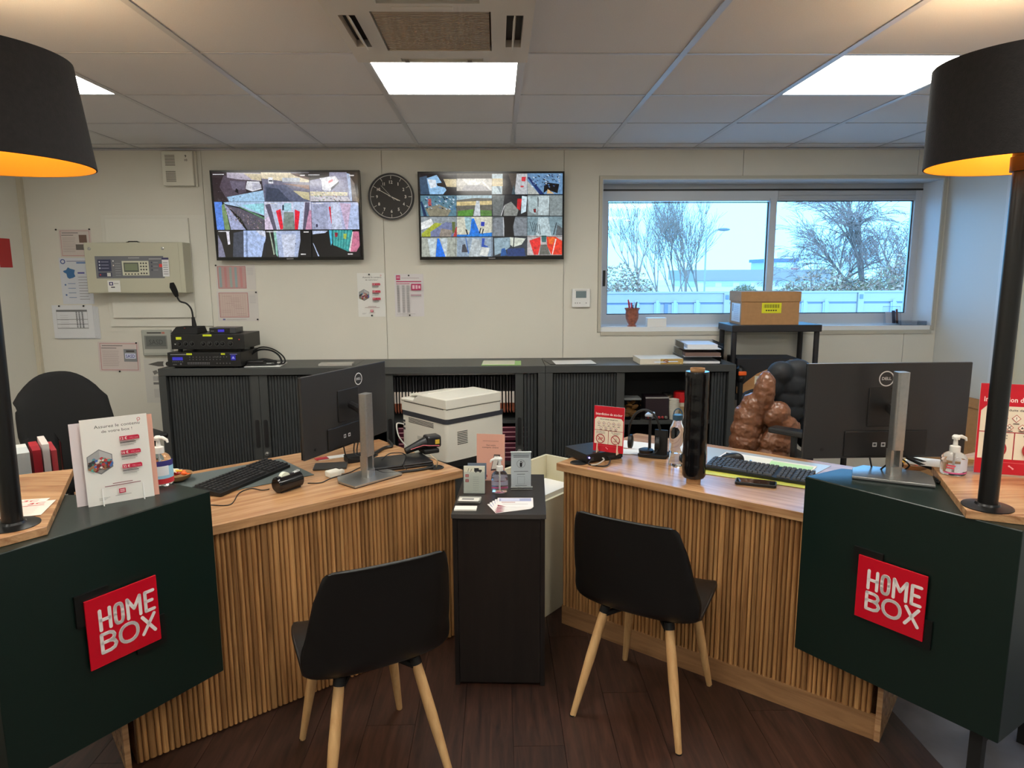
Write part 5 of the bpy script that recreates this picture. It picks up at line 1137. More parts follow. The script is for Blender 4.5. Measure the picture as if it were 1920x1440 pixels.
    R((196,190,190),1400,850,1820,1090); p((232,52,50),1425,910,1555,866,1560,960,1530,1085,1480,1085); p((236,60,36),1630,866,1740,866,1820,915,1820,1085,1690,1085,1640,980); p((240,110,40),1650,866,1740,880,1700,960,1660,950); p((240,226,220),1735,890,1750,892,1706,1085,1696,1085); p((110,110,104),1560,960,1635,960,1680,1085,1545,1085); p((60,110,110),1570,850,1630,850,1625,930,1575,930)
    for y in (356,612,860): R((24,26,34),92,y,1820,y+5)
    for x,y in ((540,0),(968,0),(1395,0)): R((40,44,52),x,104,x+3,1100)
a=ay(393,320,4.61); b_=ay(681,488,4.61); tv(a.x+.004,b_.x,1.785,2.352,'left wall screen showing nine camera pictures in a grid',art9)
a=ay(782,323,4.61); b_=ay(1057,486,4.61); tv(a.x+.004,b_.x,1.783,2.342,'right wall screen showing sixteen camera pictures in a grid',art16)

# clock
t=thing('wall_clock','round black wall clock with white numerals between the screens','clock',(-.690,YB-.0015,2.192))
RX=Matrix.Rotation(PI/2,4,'X')
b=MB(); b.T=RX; b.lathe([(.140,0),(.150,.0),(.150,.030),(.146,.036),(.141,.030),(.138,.022)],48,cap=False); b.build('rim',mat('clock_rim',(120,120,122),.3,metal=.6),t,smooth=True)
b=MB(); b.T=RX; b.lathe([(.138,.0),(.138,.018)],48); b.build('dial',mat('dial_black',(26,24,24),.35),t)
b=MB(); b.lift=.0185
for k in range(12):
    a=2*PI*k/12; s_,c_=math.sin(a),math.cos(a); b.line(s_*.112,c_*.112,s_*.132,c_*.132,.003,(214,210,204))
    n=str(k if k else 12); w_=.010*len(n) if n!='11' else .014; w_=.012 if len(n)==1 else .022; r=.093
    if n=='1': w_=.005
    if n=='11': w_=.013
    b.text(n,s_*r-w_/2,c_*r-.010,w_,.020,(220,216,210),.02)
b.ring(0,0,.1335,.1375,(190,188,184),48)
b.build('numerals',pm(.5),t)
def hand(a,l,back,w,nm,y):
    b=MB(); b.lift=y; s_,c_=math.sin(R_(a)),math.cos(R_(a)); b.line(-s_*back,-c_*back,s_*l,c_*l,w,(222,218,210)); b.build(nm,pm(.4),t)
hand(299,.100,.05,.0035,'minute_hand',.0205); hand(115,.062,.02,.0045,'hour_hand',.0195); hand(318,.095,.03,.0015,'second_hand',.0215)
b=MB(); b.T=RX; b.lathe([(.005,.018),(.005,.0235)],12); b.build('hub',mat('clock_rim',(120,120,122),.3,metal=.6),t)

# louvre box near the ceiling
t=thing('air_grille_box','cream plastic box with two louvred grilles high left of the screens','vent',(-2.052,YB-.001,2.262))
MB().box(-.10,.10,-.045,0,0,.215).build('case',CREAM,t,bevel=.004)
b=MB(); b.lift=.0453; 
for z0 in (.125,.025):
    for k in range(8): b.rect(-.075,z0+k*.0088,-.02 if 0 else -.012,z0+k*.0088+.004,(96,92,78))
b.text('9',.052,.175,.012,.016,(60,60,58),.02); b.text('10',.050,.152,.018,.014,(60,60,58),.02)
b.build('louvres',pm(.6),t)
MB().box(.101,.112,-.02,0,-.002,.217).build('cable_duct',CREAM,t)

# alarm panel on its two backing boards
LB=mat('board_white',(216,214,204),.5)
o=MB().box(-2.590,-1.912,YB-.012,YB-.0005,1.353,2.082).build('backing_board',LB,bevel=.001); tag(o,'large flat white backing board behind the alarm panel','board')
o=MB().box(-2.558,-2.018,YB-.030,YB-.0125,1.412,2.060).build('mounting_board',LB,bevel=.0015); tag(o,'smaller white mounting board between backing board and alarm panel','board')
t=thing('alarm_control_panel','grey-beige fire alarm control cabinet with keypad and small display','alarm panel',(-2.643,YB-.031,1.578))
AP=mat('alarm_beige',(186,184,164),.45)
MB().box(0,.628,-.11,0,0,.322).build('case',AP,t,bevel=.003); MB().box(.004,.60,-.113,-.1105,.004,.318).build('front_door',AP,t,bevel=.001)
for x in (.035,.50): 
    b=MB(); b.T=Matrix.Translation((x,-.113,.283))@RX; b.lathe([(.010,0),(.010,.002),(.007,.003)],14); b.build('door_lock',STEEL,t)
b=MB(); b.lift=.1132; g_=(110,112,118)
b.rect(.065,.095,.50,.236,g_); b.rect(.080,.140,.165,.215,(52,56,84)); b.rect(.080,.105,.165,.132,(52,56,84)); 
for k in range(3): b.disc(.092,.20-.02*k,.005,(206,210,220),8); b.rect(.102,.198-.02*k,.15,.2015-.02*k,(150,154,176))
b.disc(.092,.118,.005,(190,60,60),8); b.rect(.135,.108,.158,.130,(206,206,200))
for k,c in ((0,(250,250,250)),(1,(250,230,220))): b.disc(.180,.205-.028*k,.004,c,8)
for k in range(6): b.rect(.19,.113+.015*k,.225,.1155+.015*k,(160,162,166))
b.rect(.235,.113,.405,.205,(206,206,186)); b.rect(.245,.135,.340,.195,(84,90,84)); b.rect(.252,.145,.333,.187,(122,132,106))
for r in range(4):
    for c in range(3): b.disc(.355+.017*c,.190-.020*r if r<3 else .126,.0055,(60,60,62),10)
for k in range(5): b.disc(.255+.020*k,.122,.005,(60,60,62),8)
for k in range(3): b.disc(.425,.195-.024*k,.005,(60,64,84),8); b.rect(.435,.193-.024*k,.465,.197-.024*k,(150,150,156))
b.rect(.41,.215,.49,.219,(196,196,198)); b.rect(.472,.165,.494,.185,(206,60,56)); b.rect(.28,.222,.35,.226,(180,180,182))
b.rect(.492,.105,.535,.225,(220,220,222)); b.rect(.492,.212,.535,.225,(60,56,96))
for k in range(6): b.rect(.498,.12+.014*k,.528,.124+.014*k,(130,130,134))
b.rect(.135,.008,.215,.082,(222,222,218)); b.rect(.145,.050,.17,.072,(64,60,110)); b.rect(.152,.055,.163,.067,(222,222,218)); b.rect(.155,.035,.18,.042,(60,60,70)); b.rect(.175,.06,.205,.064,(150,150,150))
b.build('display_and_keypad',pm(.4),t)
b=MB(); b.tube([(.24,-.05,.322),(.26,-.05,.330),(.31,-.05,.330),(.33,-.05,.322)],.004,6); b.build('cable_loop',BLACKM,t)

# papers pinned to the wall
def pinned(name,label,x0,z0,x1,z1,art,cat='poster',back=(222,220,214),off=.0006,group=None,pins=((.5,1),),rot=0,film=False):
    W,H=x1-x0,z1-z0; t=thing(name,label,cat,(x0,YB-off,z0),0,group,rot=(0,rot,0))
    b=MB(); b.col=back; b.box(0,W,-.0008,0,0,H); b.lift=.0009; art(b,W,H); b.build('sheet',pm(.45),t)
    for u,v in pins:
        q=MB(); q.T=Matrix.Translation((u*W,-.0012,v*H-.006*(1 if v>.5 else -1)))@RX; q.lathe([(.002,0),(.002,.004),(.0055,.005),(.0055,.009)],10); q.build('pin',BLACK,t)
    return t
def L_(b,x0,x1,z,h,c): b.rect(x0,z,x1,z+h,c)
def a_ins(b,W,H):
    assure(b,W,H)
pinned('insurance_poster','white poster with a hexagonal storage box picture, below the clock',-.938,1.408,-.756,1.700,a_ins,back=(214,206,206),pins=((.45,.985),(.5,.01)))
def a_price(b,W,H):
    r=(180,30,90); b.rect(.06*W,.86*H,.20*W,.97*H,r); b.rect(.08*W,.90*H,.18*W,.915*H,(230,180,200)); b.rect(.08*W,.93*H,.18*W,.94*H,(230,180,200)); L_(b,.24*W,.85*W,.90*H,.006*H,(120,80,100)); L_(b,.06*W,.92*W,.81*H,.022*H,r); L_(b,.06*W,.52*W,.765*H,.014*H,r)
    for x in (.08,.26,.42): 
        for k in range(40): b.rect(x*W,(.10+.0162*k)*H,(x+.09)*W,(.108+.0162*k)*H,(150,150,152))
    b.rect(.58*W,.62*H,.92*W,.77*H,r); b.rect(.62*W,.65*H,.70*W,.74*H,(230,190,205)); b.rect(.73*W,.65*H,.80*W,.74*H,(230,190,205)); b.rect(.83*W,.66*H,.89*W,.73*H,(230,190,205))
    L_(b,.56*W,.92*W,.50*H,.014*H,(150,40,90)); L_(b,.56*W,.92*W,.47*H,.008*H,(120,120,120)); L_(b,.06*W,.7*W,.06*H,.006*H,(150,150,150))
pinned('price_poster','white price sheet with crimson headings and narrow columns, below the right screen',-.690,1.408,-.495,1.692,a_price,back=(214,210,212),pins=((.5,.985),(.5,.01)))
def a_plan1(b,W,H):
    b.rect(.05*W,.06*H,.76*W,.93*H,(196,160,158)); b.frame(.05*W,.06*H,.76*W,.93*H,.012*W,(176,96,100)); 
    for k in range(5): b.rect((.09+.13*k)*W,.1*H,(.15+.13*k)*W,.89*H,((150,176,180),(200,140,140),(160,180,176))[k%3])
    for k in range(14): b.rect(.07*W,(.1+.057*k)*H,.74*W,(.106+.057*k)*H,(170,130,132))
    for k in range(6): L_(b,.80*W,.95*W,(.6+.05*k)*H,.01*H,(176,176,180))
def a_plan2(b,W,H):
    b.rect(.05*W,.12*H,.76*W,.94*H,(204,184,176)); b.frame(.05*W,.12*H,.76*W,.94*H,.012*W,(176,96,100)); rg=random.Random(2)
    for k in range(12): b.rect((.08+.055*k)*W,.16*H,(.083+.055*k)*W,.88*H,(176,130,128))
    for k in range(12): x=rg.uniform(.08,.5); b.rect(x*W,(.18+.058*k)*H,(x+.22)*W,(.185+.058*k)*H,(150,110,110))
    for k in range(6): L_(b,.80*W,.95*W,(.6+.05*k)*H,.01*H,(176,176,180))
    L_(b,.12*W,.18*W,.03*H,.05*H,(110,110,160)); L_(b,.22*W,.7*W,.05*H,.008*H,(150,140,140))
pinned('floor_plan','upper laminated plan with pink and blue columns under the left screen',-1.875,1.592,-1.612,1.760,a_plan1,back=(208,204,200),pins=((.03,1),))
pinned('floor_plan','lower laminated plan with red frame under the left screen',-1.878,1.385,-1.605,1.586,a_plan2,back=(208,204,200),pins=((.97,.98),(.97,.02)))
def a_form(b,W,H,dev):
    r=(186,96,100); b.frame(.05*W,.05*H,.95*W,.95*H,.010*W,r); L_(b,.1*W,.6*W,.86*H,.02*H,(80,76,76)); L_(b,.08*W,.45*W,.78*H,.018*H,(80,76,76))
    for k in range(9): L_(b,.1*W,(.5-.012*(k%3))*W,(.68-.06*k)*H,.008*H,(140,120,120))
    dev(b,W,H)
def d1(b,W,H): b.rect(.62*W,.52*H,.86*W,.80*H,(112,88,78)); b.rect(.50*W,.26*H,.95*W,.46*H,(104,98,94)); b.rect(.74*W,.29*H,.90*W,.43*H,(206,206,200))
def d3(b,W,H): b.rect(.62*W,.34*H,.94*W,.76*H,(132,134,138)); b.rect(.68*W,.66*H,.88*W,.72*H,(70,66,66)); b.rect(.65*W,.44*H,.91*W,.62*H,(206,210,232)); b.text('SASD',.67*W,.47*H,.22*W,.11*H,(60,60,140),.01)
pinned('instruction_sheet','framed instruction sheet with small device photos at the upper left of the wall',-2.878,1.812,-2.668,1.992,lambda b,W,H:a_form(b,W,H,d1),back=(206,196,190),pins=((-.05,1.02),(.98,1.03)))
def a_map(b,W,H):
    bl=(60,110,160); b.ring(.12*W,.92*H,.05*W,.08*W,(70,90,150)); L_(b,.24*W,.9*W,.92*H,.012*H,(100,110,150)); L_(b,.55*W,.92*W,.875*H,.035*H,(110,140,190))
    P=[(.10,.72),(.20,.74),(.27,.80),(.33,.77),(.48,.74),(.45,.66),(.48,.60),(.40,.57),(.28,.55),(.22,.58),(.20,.66),(.12,.69)]
    b.flat([(x*W,z*H) for x,z in P],bl); L_(b,.56*W,.78*W,.66*H,.03*H,(80,80,160))
    for k in range(9): L_(b,.56*W,(.88-.04*(k%2))*W,(.58-.06*k)*H,.012*H,(150,150,156)); 
    for k in range(4): L_(b,.22*W,.46*W,(.44-.10*k)*H,.012*H,(110,140,180)); 
    for z in (.42,.20): b.disc(.14*W,z*H,.03*W,(90,120,170),10)
pinned('map_poster','white poster with a blue map of France at the left of the wall','',0,0,1,1,lambda *a:None) if 0 else pinned('map_poster','white poster with a blue map of France, left of the alarm panel',-2.895,1.504,-2.690,1.808,a_map,back=(208,212,220),pins=((.9,.96),))
def a_tab(b,W,H):
    L_(b,.1*W,.86*W,.80*H,.06*H,(110,112,114)); b.frame(.1*W,.28*H,.86*W,.86*H,.004*W,(150,150,150))
    for z in (.56,.42,.30): L_(b,.1*W,.86*W,z*H,.012*H,(90,92,94))
    for x in (.58,.65,.73):
        for k in range(14): b.rect(x*W,(.32+.035*k)*H,(x+.035)*W,(.34+.035*k)*H,(90,90,94))
    for k in range(6): L_(b,.2*W,.4*W,(.34+.07*k)*H,.006*H,(170,170,170))
t=pinned('paper_bundle','thick bundle of white paper sheets in clear pockets hanging at the left of the wall',-2.968,1.278,-2.700,1.498,a_tab,off=.012,back=(216,218,222),pins=((.2,1.0),(.8,1.0)))
b=MB(); b.col=(206,208,212)
for k in range(5): b.box(.004+.006*k,.268+.008*k,.0+.002*k,.001+.002*k,-.004*k*.5,.215-.002*k)
b.build('under_sheets',pm(.5),t)
pinned('instruction_sheet','framed instruction sheet picturing a grey keypad, lower left of the wall',-2.700,1.050,-2.425,1.252,lambda b,W,H:a_form(b,W,H,d3),back=(208,196,192),pins=((.95,1.0),(.5,-.02)),rot=R_(1.0))
def a_eye(b,W,H):
    k=(90,88,86); b.flat([(.1*W,.88*H),(.35*W,.94*H),(.75*W,.95*H),(.95*W,.88*H),(.7*W,.83*H),(.35*W,.83*H)],k); b.disc(.6*W,.885*H,.12*W,(206,204,200)); b.disc(.6*W,.885*H,.06*W,(40,40,40))
    b.flat([(.2*W,.72*H),(.3*W,.75*H),(.34*W,.68*H),(.24*W,.64*H)],(120,118,114)); L_(b,.2*W,.9*W,.50*H,.11*H,(176,174,172)); L_(b,.2*W,.9*W,.42*H,.05*H,(110,108,106)); L_(b,.2*W,.9*W,.12*H,.2*H,(190,188,184))
    for j in range(3): L_(b,.3*W,.8*W,(.53+.03*j)*H,.006*H,(90,90,90))
pinned('eye_notice','narrow grey notice with a printed eye, left of the leftmost cabinet',-2.400,.830,-2.130,1.132,a_eye,back=(204,202,196),pins=())
# grey wall keypad
t=thing('wall_keypad','grey wall keypad with a dark text display above the leftmost cabinet','keypad',(-2.388,YB-.001,1.158))
MB().prism([(0,0),(0,-.022),(.008,-.028),(.188,-.028),(.196,-.022),(.196,0)],0,.172).build('case',mat('keypad_grey',(168,170,162),.45),t,bevel=.004)
b=MB(); b.lift=.0283; b.rect(.02,.045,.17,.135,(122,124,120)); b.rect(.03,.062,.162,.130,(96,100,98)); b.text('SASD',.05,.075,.092,.032,(62,66,66),.0); b.rect(.04,.148,.135,.158,(70,70,68)); b.rect(.138,.146,.158,.159,(176,110,96)); b.rect(.012,.018,.185,.040,(182,184,176))
b.build('display',pm(.4),t)
# thermostat
t=thing('room_thermostat','small square white thermostat left of the window','thermostat',(.503,YB-.001,1.465))
MB().box(0,.122,-.022,0,0,.122).build('case',WHITE,t,bevel=.004); b=MB(); b.lift=.0223; b.rect(.025,.062,.096,.108,(112,128,134)); 
for x in (.022,.036,.052,.095): b.disc(x,.028,.004,(150,150,150),8)
b.rect(.02,.112,.10,.115,(176,176,176)); b.build('display',pm(.3),t)
# red notice on the left wall
t=thing('fire_notice','narrow red safety notice on the left side wall','notice',(XL+.001,4.50,1.745),PI/2)
b=MB(); b.col=(176,22,30); b.box(0,.10 if 0 else .11,-.002,0,0,.18) 
for z,w_ in ((.082,.03),(.05,.06),(.04,.05),(.025,.07),(.015,.05)): b.rect(.085-w_,z,.09,z+.004 if z<.08 else z+.022,(226,190,190))
b.build('panel',pm(.4),t)
t.location.y=4.42

# ------------------------------------------------------------------ on top of the leftmost cabinet
def knob(par,x,z,r,h,y,m=BLACK):
    q=MB(); q.T=Matrix.Translation((x,y,z))@RX; q.lathe([(r,0),(r*.9,h*.9),(r*.7,h)],14); q.build('knob',m,par,smooth=True)
YEL=(206,218,40)
t=thing('audio_amplifier','lower black rack amplifier with blue display, on the leftmost cabinet','amplifier',(-2.045,4.275,ZK+.0005),R_(-2),'stacked amplifiers')
MB().box(0,.455,0,.28,.010,.098).build('case',BLACK,t,bevel=.002)
for x in (.04,.41):
    for y in (.03,.25): MB().cyl((x,y,0),.014,.0102,12).build('foot',BLACKM,t)
b=MB(); b.lift=.0006; b.rect(.03,.050,.095,.070,(60,60,220)); 
for k in range(6): b.rect(.03+k*.012,.040,.036+k*.012,.0435,(130,132,140))
b.rect(.02,.084,.13,.088,(150,150,156)); b.rect(.12,.083,.155,.094,YEL); b.rect(.335,.084,.36,.094,YEL); b.rect(.395,.050,.425,.082,(40,40,180)); b.flat([(.40,.06),(.41,.075),(.42,.06)],(170,180,255)); b.rect(.39,.085,.435,.089,(120,120,190))
for r,z in ((0,.070),(1,.055)):
    for k in range(10): b.disc(.14+.021*k,z,.004,(84,84,88),8)
for k in range(13): b.rect(.125+k*.011,.032,.132+k*.011,.036,(150,150,156)); b.rect(.125+k*.011,.024,.132+k*.011,.027,(110,110,116))
for k in range(5): b.disc(.31+.02*k,.032,.005,(80,80,84),8); b.disc(.30+.018*k,.072,.004,(90,90,94),8)
b.rect(.035,.022,.06,.028,(90,90,92)); b.disc(.085,.028,.006,(110,110,112),10); b.build('controls',pm(.35),t)
t=thing('audio_amplifier','upper black amplifier with a row of knobs and yellow-green labels','amplifier',(-2.022,4.29,ZK+.0995),R_(-2),'stacked amplifiers')
MB().box(0,.455,0,.26,.018,.110).build('case',BLACK,t,bevel=.002)
for x in (.04,.41):
    for y in (.03,.23): MB().cyl((x,y,0),.014,.0182,12).build('foot',BLACKM,t)
b=MB(); b.lift=.0006; b.rect(.032,.078,.066,.094,YEL); b.rect(.20,.098,.255,.1095,YEL); b.rect(.355,.080,.385,.090,YEL); b.disc(.425,.078,.004,(200,70,60),8); b.disc(.025,.05,.004,(206,206,206),8)
for x in (.05,.09,.13,.20,.24,.285,.32,.37): b.ring(x,.052,.014,.0155,(90,90,92),16)
b.build('controls',pm(.35),t)
for x in (.05,.09,.13,.20,.24,.285,.32,.37): knob(t,x,.052,.009,.012,-.0008)
t=thing('small_receiver','small black receiver with blue display on the upper amplifier','receiver',(-1.800,4.33,ZK+.210),R_(-2))
MB().box(0,.165,0,.12,0.0,.036).build('case',mat('receiver_grey',(60,60,64),.4),t,bevel=.002); b=MB(); b.lift=.0006; b.rect(.004,.003,.130,.033,(14,14,16)); b.rect(.055,.010,.095,.026,(70,60,230)); b.rect(.01,.014,.03,.018,(120,120,124)); b.build('display',pm(.3),t)
t=thing('desk_microphone','black gooseneck paging microphone on top of the upper amplifier','microphone',(-1.945,4.36,ZK+.2100),R_(-2))
MB().frustum([(-.085,-.06),(.085,-.06),(.085,.09),(-.085,.09)],0,[(-.065,-.02),(.075,-.02),(.075,.08),(-.055,.08)],.042).build('base',BLACKM,t,bevel=.004)
MB().tube([(.03,.03,.040),(.025,.03,.10)],[.015,.009],12).build('neck_socket',BLACKM,t,smooth=True)
MB().tube(smoothpath([(.025,.03,.095),(.018,.03,.15),(-.01,.03,.185),(-.05,.03,.20),(-.068,.03,.235)],6),.0055,8).build('gooseneck',BLACKM,t,smooth=True)
MB().tube([(-.066,.03,.228),(-.074,.03,.255),(-.088,.03,.29),(-.092,.03,.315)],[.010,.017,.019,.012],14).build('microphone_capsule',mat('foam_black',(14,14,14),.95),t,smooth=True)
MB().ell((-.005,-.03,.035),(.006,.006,.003),8,6).build('talk_button',mat('button_red',(120,40,36),.4),t)
o=MB().box(0,.22,0,.20,0,.004).build('paper_pad',PAPER,loc=(-1.588,4.30,ZK+.0005),rz=R_(4)); tag(o,'white paper pad lying right of the amplifiers','paper')
t=thing('power_cables','heap of black power cables right of the amplifiers on the leftmost cabinet','cables',(-1.50,4.42,ZK+.005))
for P,r in (([(-.12,.02,.03),(-.05,.03,.085),(.03,.02,.088),(.09,.0,.06),(.12,-.03,.02),(.115,-.06,.005)],.006),([(-.12,.03,.05),(-.04,.05,.102),(.05,.03,.092),(.12,.01,.045),(.13,-.02,.006),(.06,-.05,.006)],.0045),([(-.11,-.02,.008),(-.04,-.05,.02),(.04,-.05,.03),(.10,-.07,.008),(.02,-.09,.006),(-.08,-.095,.006)],.006),([(-.10,-.06,.012),(.0,-.03,.036),(.08,-.02,.02),(.05,.03,.008),(-.05,.04,.008)],.0045)):
    MB().tube(smoothpath(P,7),r,8).build('cable',BLACKM,t,smooth=True)
MB().box(-.09,.02,-.08,-.02,0,.03).build('power_brick',BLACK,t,bevel=.005)
# rest of the cabinet tops
o=MB().box(0,.21,0,.10,0,.012).build('silver_folder',mat('silver_paper',(170,168,160),.35),loc=(az(602,684,ZK).x,4.33,ZK+.0005),rz=R_(3)); tag(o,'flat silver-grey folder on the leftmost cabinet behind the left monitor','folder')
t=thing('green_folder','pale folder with green edge lying on the middle cabinet','folder',(-.105,4.30,ZK+.0005),R_(-2)); MB().box(0,.25,0,.21,0,.003).build('cover',mat('green_card',(150,196,120),.5),t); MB().box(.004,.21,.018,.207,.0032,.006).build('sheet',mat('paper_cream',(216,216,196),.6),t)
t=thing('clip_folder','white sheet on a thin dark folder, left end of the rightmost cabinet','folder',(.335,4.30,ZK+.0005),R_(8)); MB().box(-.0,.27,.02,.22,0,.003).build('cover',MDK,t); MB().box(.03,.29,.0,.19,.0032,.0045).build('sheet',PAPER,t,rz=R_(-5))
t=thing('gift_box','flat cream and gold cardboard box lying on the rightmost cabinet','box',(.895,4.285,ZK+.0005),R_(1))
MB().box(0,.275,0,.21,0,.036).build('box_body',mat('box_cream',(222,216,200),.5),t,bevel=.001); b=MB(); b.lift=.0006; b.rect(.13,.001,.274,.035,(190,160,96)); b.disc(.165,.019,.018,(112,56,40),20,.012); b.disc(.165,.019,.014,(200,160,120),20,.008); b.rect(.153,.016,.177,.022,(112,56,40)); b.disc(.26,.006,.004,(230,220,150),8); b.build('front_print',pm(.4),t)
b=MB(); b.T=Matrix.Translation((0,0,.0365))@Matrix.Rotation(-PI/2,4,'X'); b.T=Matrix.Translation((0,0,.0363))@Matrix.Rotation(-PI/2,4,'X'); b.rect(.05,-.18,.12,-.15,(196,200,206)); b.rect(.14,-.16,.2,-.13,(196,200,206)); b.build('top_print',pm(.4),t)
TRC=glass('smoke_clear_plastic',(.82,.86,.92),.05,1.25,thin=True)
for k,(l,z0) in enumerate((('bottom clear letter tray with papers, rightmost cabinet',0),('middle clear letter tray with a brown folder, rightmost cabinet',.042),('top clear letter tray with white papers, rightmost cabinet',.088))):
    t=thing('letter_tray',l,'letter tray',(1.165+.006*k,4.30,ZK+.0008+z0),R_(-4),'clear letter trays')
    b=MB(); b.box(0,.25,0,.33,0,.002); b.box(0,.002,0.03,.33,.002,.038); b.box(.248,.25,.03,.33,.002,.038); b.box(.002,.248,.328,.33,.002,.038); b.build('tray',TRC,t)
    b=MB(); b.col=(224,226,228)
    if k==0: b.box(.01,.24,.01,.30,.0022,.014)
    elif k==1: b.box(.01,.24,.01,.30,.0022,.006); b.col=(120,96,88); b.box(.015,.235,.005,.29,.0062,.028)
    else: b.box(.01,.235,.02,.31,.0022,.006); b.col=(214,216,222); b.box(.03,.22,.05,.30,.0062,.030)
    b.build('papers',pm(.6),t)
# ------------------------------------------------------------------ inside the middle cabinet
t=None; first=None
for k in range(55):
    x=XK[1]+.255+.0142*k
    if first is None:
        b=MB()
        b.col=(34,32,36); b.box(-.0045,.0045,.0,.30,.950,1.045); b.col=(216,206,196); b.box(-.0052,.0040,-.006,.004,.876,.950); b.col=(30,28,32); b.box(-.003,.0045,.004,.30,.876,.950)
        b.col=(142,78,52); b.box(-.0045,.003,-.002,.29,.822,.876); b.col=(104,52,40); b.box(-.001,.0052,.0,.28,.812,.870)
        first=b.build('hanging_folder',pm(.6)); o=first
    else: o=copyobj(first)
    o.location=(x,4.33,.0); o.rotation_euler=(0,R_(((k*37)%7-3)*.12),0)
    tag(o,'dark hanging folder with a white index strip in the open middle cabinet','folder','hanging folders in the middle cabinet')
o=MB().box(XK[1]+.2,XK[1]+1.15,4.40,4.412,1.046,1.06).build('suspension_rail',STEEL); tag(o,'steel rail carrying the hanging folders in the middle cabinet','rail')
for z0,n in ((.6275,3),(.4925,4)):
  for xx,s in ((XK[1]+.86,'right'),(XK[1]+.26,'left')):
    for k in range(n):
        t=thing('maroon_binder','maroon binder with pale edge, %s stack on the %s shelf, %s from below'%(s,'upper' if z0>.6 else 'lower',('first','second','third','fourth')[k]),'binder',(xx,4.33,z0+.031*k),0,'maroon binders lying in the middle cabinet')
        MB().box(0,.24,.0,.30,0,.029).build('cover',mat('maroon_card',(84,20,44),.5),t,bevel=.001); MB().box(.004,.236,-.0008,-.0002,.021,.0275).build('edge',mat('edge_pink',(206,150,160),.5),t)
# ------------------------------------------------------------------ inside the rightmost cabinet
zs=.752
t=thing('biscuit_jar','clear square jar of biscuits at the left of the rightmost cabinet shelf','jar',(.855,4.40,zs+.0005)); 
MB().box(-.065,.065,-.06,.06,0,.13).build('jar',CLEAR,t,bevel=.004); MB().box(-.067,.067,-.062,.062,.1302,.142).build('lid',mat('lid_grey',(130,134,136),.4),t,bevel=.003)
b=MB(); rg=random.Random(3)
for k in range(14): b.T=Matrix.Translation((rg.uniform(-.04,.04),rg.uniform(-.04,.04),.02+.006*k))@Matrix.Rotation(rg.uniform(-.7,.7),4,'X')@Matrix.Rotation(rg.uniform(-.7,.7),4,'Y'); b.ell((0,0,0),(.024,.024,.007),10,6)
tag(b.build('biscuits',mat('biscuit',(176,128,74),.8),t),kind='stuff')
t=thing('capsule_box','dark box with a pale upper rim on the rightmost cabinet shelf','box',(1.025,4.40,zs+.0005)); MB().box(-.075,.075,-.06,.08,0,.148).build('box_body',mat('box_plum',(40,28,34),.5),t,bevel=.002); MB().box(-.077,.077,-.063,-.0605,.140,.150).build('rim',mat('rim_silver',(150,150,150),.3),t)
rg=random.Random(8)
for k in range(6):
    c=rg.choice([(120,120,110),(150,60,60),(90,90,100),(160,150,110)]); q=MB(); q.T=Matrix.Translation((-.055+.022*k,-.074,.018))@RX; q.lathe([(.010,0),(.007,.010),(.004,.011)],10); q.build('capsule',mat('capsule_%d'%c[0],c,.25),t,smooth=True)
for k in range(6):
    t=thing('paper_cup','white paper cup nested in the small stack on the rightmost cabinet shelf','cup',(1.135,4.36,zs+.0005+.013*k),0,'nested white cups'); MB().lathe([(.001,.001),(.026,0),(.034,.062),(.0355,.063),(.0355,.067),(.033,.067),(.025,.004),(.001,.004)],20).build('cup',mat('cup_white',(206,202,190),.5),t,smooth=True)
t=thing('lidded_tin','cream canister with a red lid on the rightmost cabinet shelf','canister',(1.205,4.42,zs+.0005)); MB().lathe([(.052,0),(.052,.105)],28).build('body',mat('tin_cream',(206,196,176),.4),t,smooth=True); MB().lathe([(.055,.1052),(.055,.165),(.050,.170)],28).build('lid',mat('lid_red',(190,24,30),.4),t,smooth=True); b=MB(); b.lift=.0528; b.rect(-.025,.02,.02,.08,(150,130,96)); b.build('label',pm(.5),t)
t=thing('jug','pale round canister behind the nested cups on the rightmost cabinet shelf','canister',(1.12,4.50,zs+.0005)); MB().lathe([(.045,0),(.05,.06),(.045,.135),(.03,.14)],20).build('body',mat('canister_beige',(150,140,120),.5),t,smooth=True); MB().lathe([(.03,.1402),(.03,.15)],16).build('lid',MDK,t)
t=thing('storage_crate','dark crate on the lower shelf of the rightmost cabinet','crate',(1.0,4.40,.4225)); MB().box(-.17,.17,-.06,.18,0,.19).build('crate_body',BLACKM,t,bevel=.004); MB().box(-.174,.174,-.064,-.0605,.165,.19).build('rim',mat('crate_rim',(70,72,74),.5),t)
# ------------------------------------------------------------------ black plastic shelf unit by the window
SB=mat('shelf_plastic',(30,29,33),.5); X0,X1,Y0,Y1=1.508,2.082,4.385,4.665; zt=1.357
t=thing('plastic_shelf_unit','black plastic shelf unit standing under the window right of the cabinets','shelf unit',(X0,Y0,0)); w_,d_=X1-X0,Y1-Y0
for z in (zt-.045,.87,.43): MB().box(-.004,w_+.004,-.004,d_+.002,z,z+.045).build('shelf_board',SB,t,bevel=.004)
for x in (.018,w_-.018):
    for y in (.02,d_-.02):
        for a,c in ((0,.4295),(.4755,.8695),(.9155,zt-.0455)): MB().cyl((x,y,a),.017,c-a,14).build('post',SB,t,smooth=True)
t=thing('cardboard_archive_box','brown lidded cardboard box with yellow barcode label on top of the shelf unit','box',(1.565,4.405,zt+.0005),R_(-2))
MB().box(0,.37,0,.24,0,.165).build('box_body',CARD,t); MB().box(-.006,.376,-.006,.246,.148,.212).build('lid',CARD,t,bevel=.001)
b=MB(); b.lift=.0008; b.rect(.13,.075,.255,.140,(222,222,40)); 
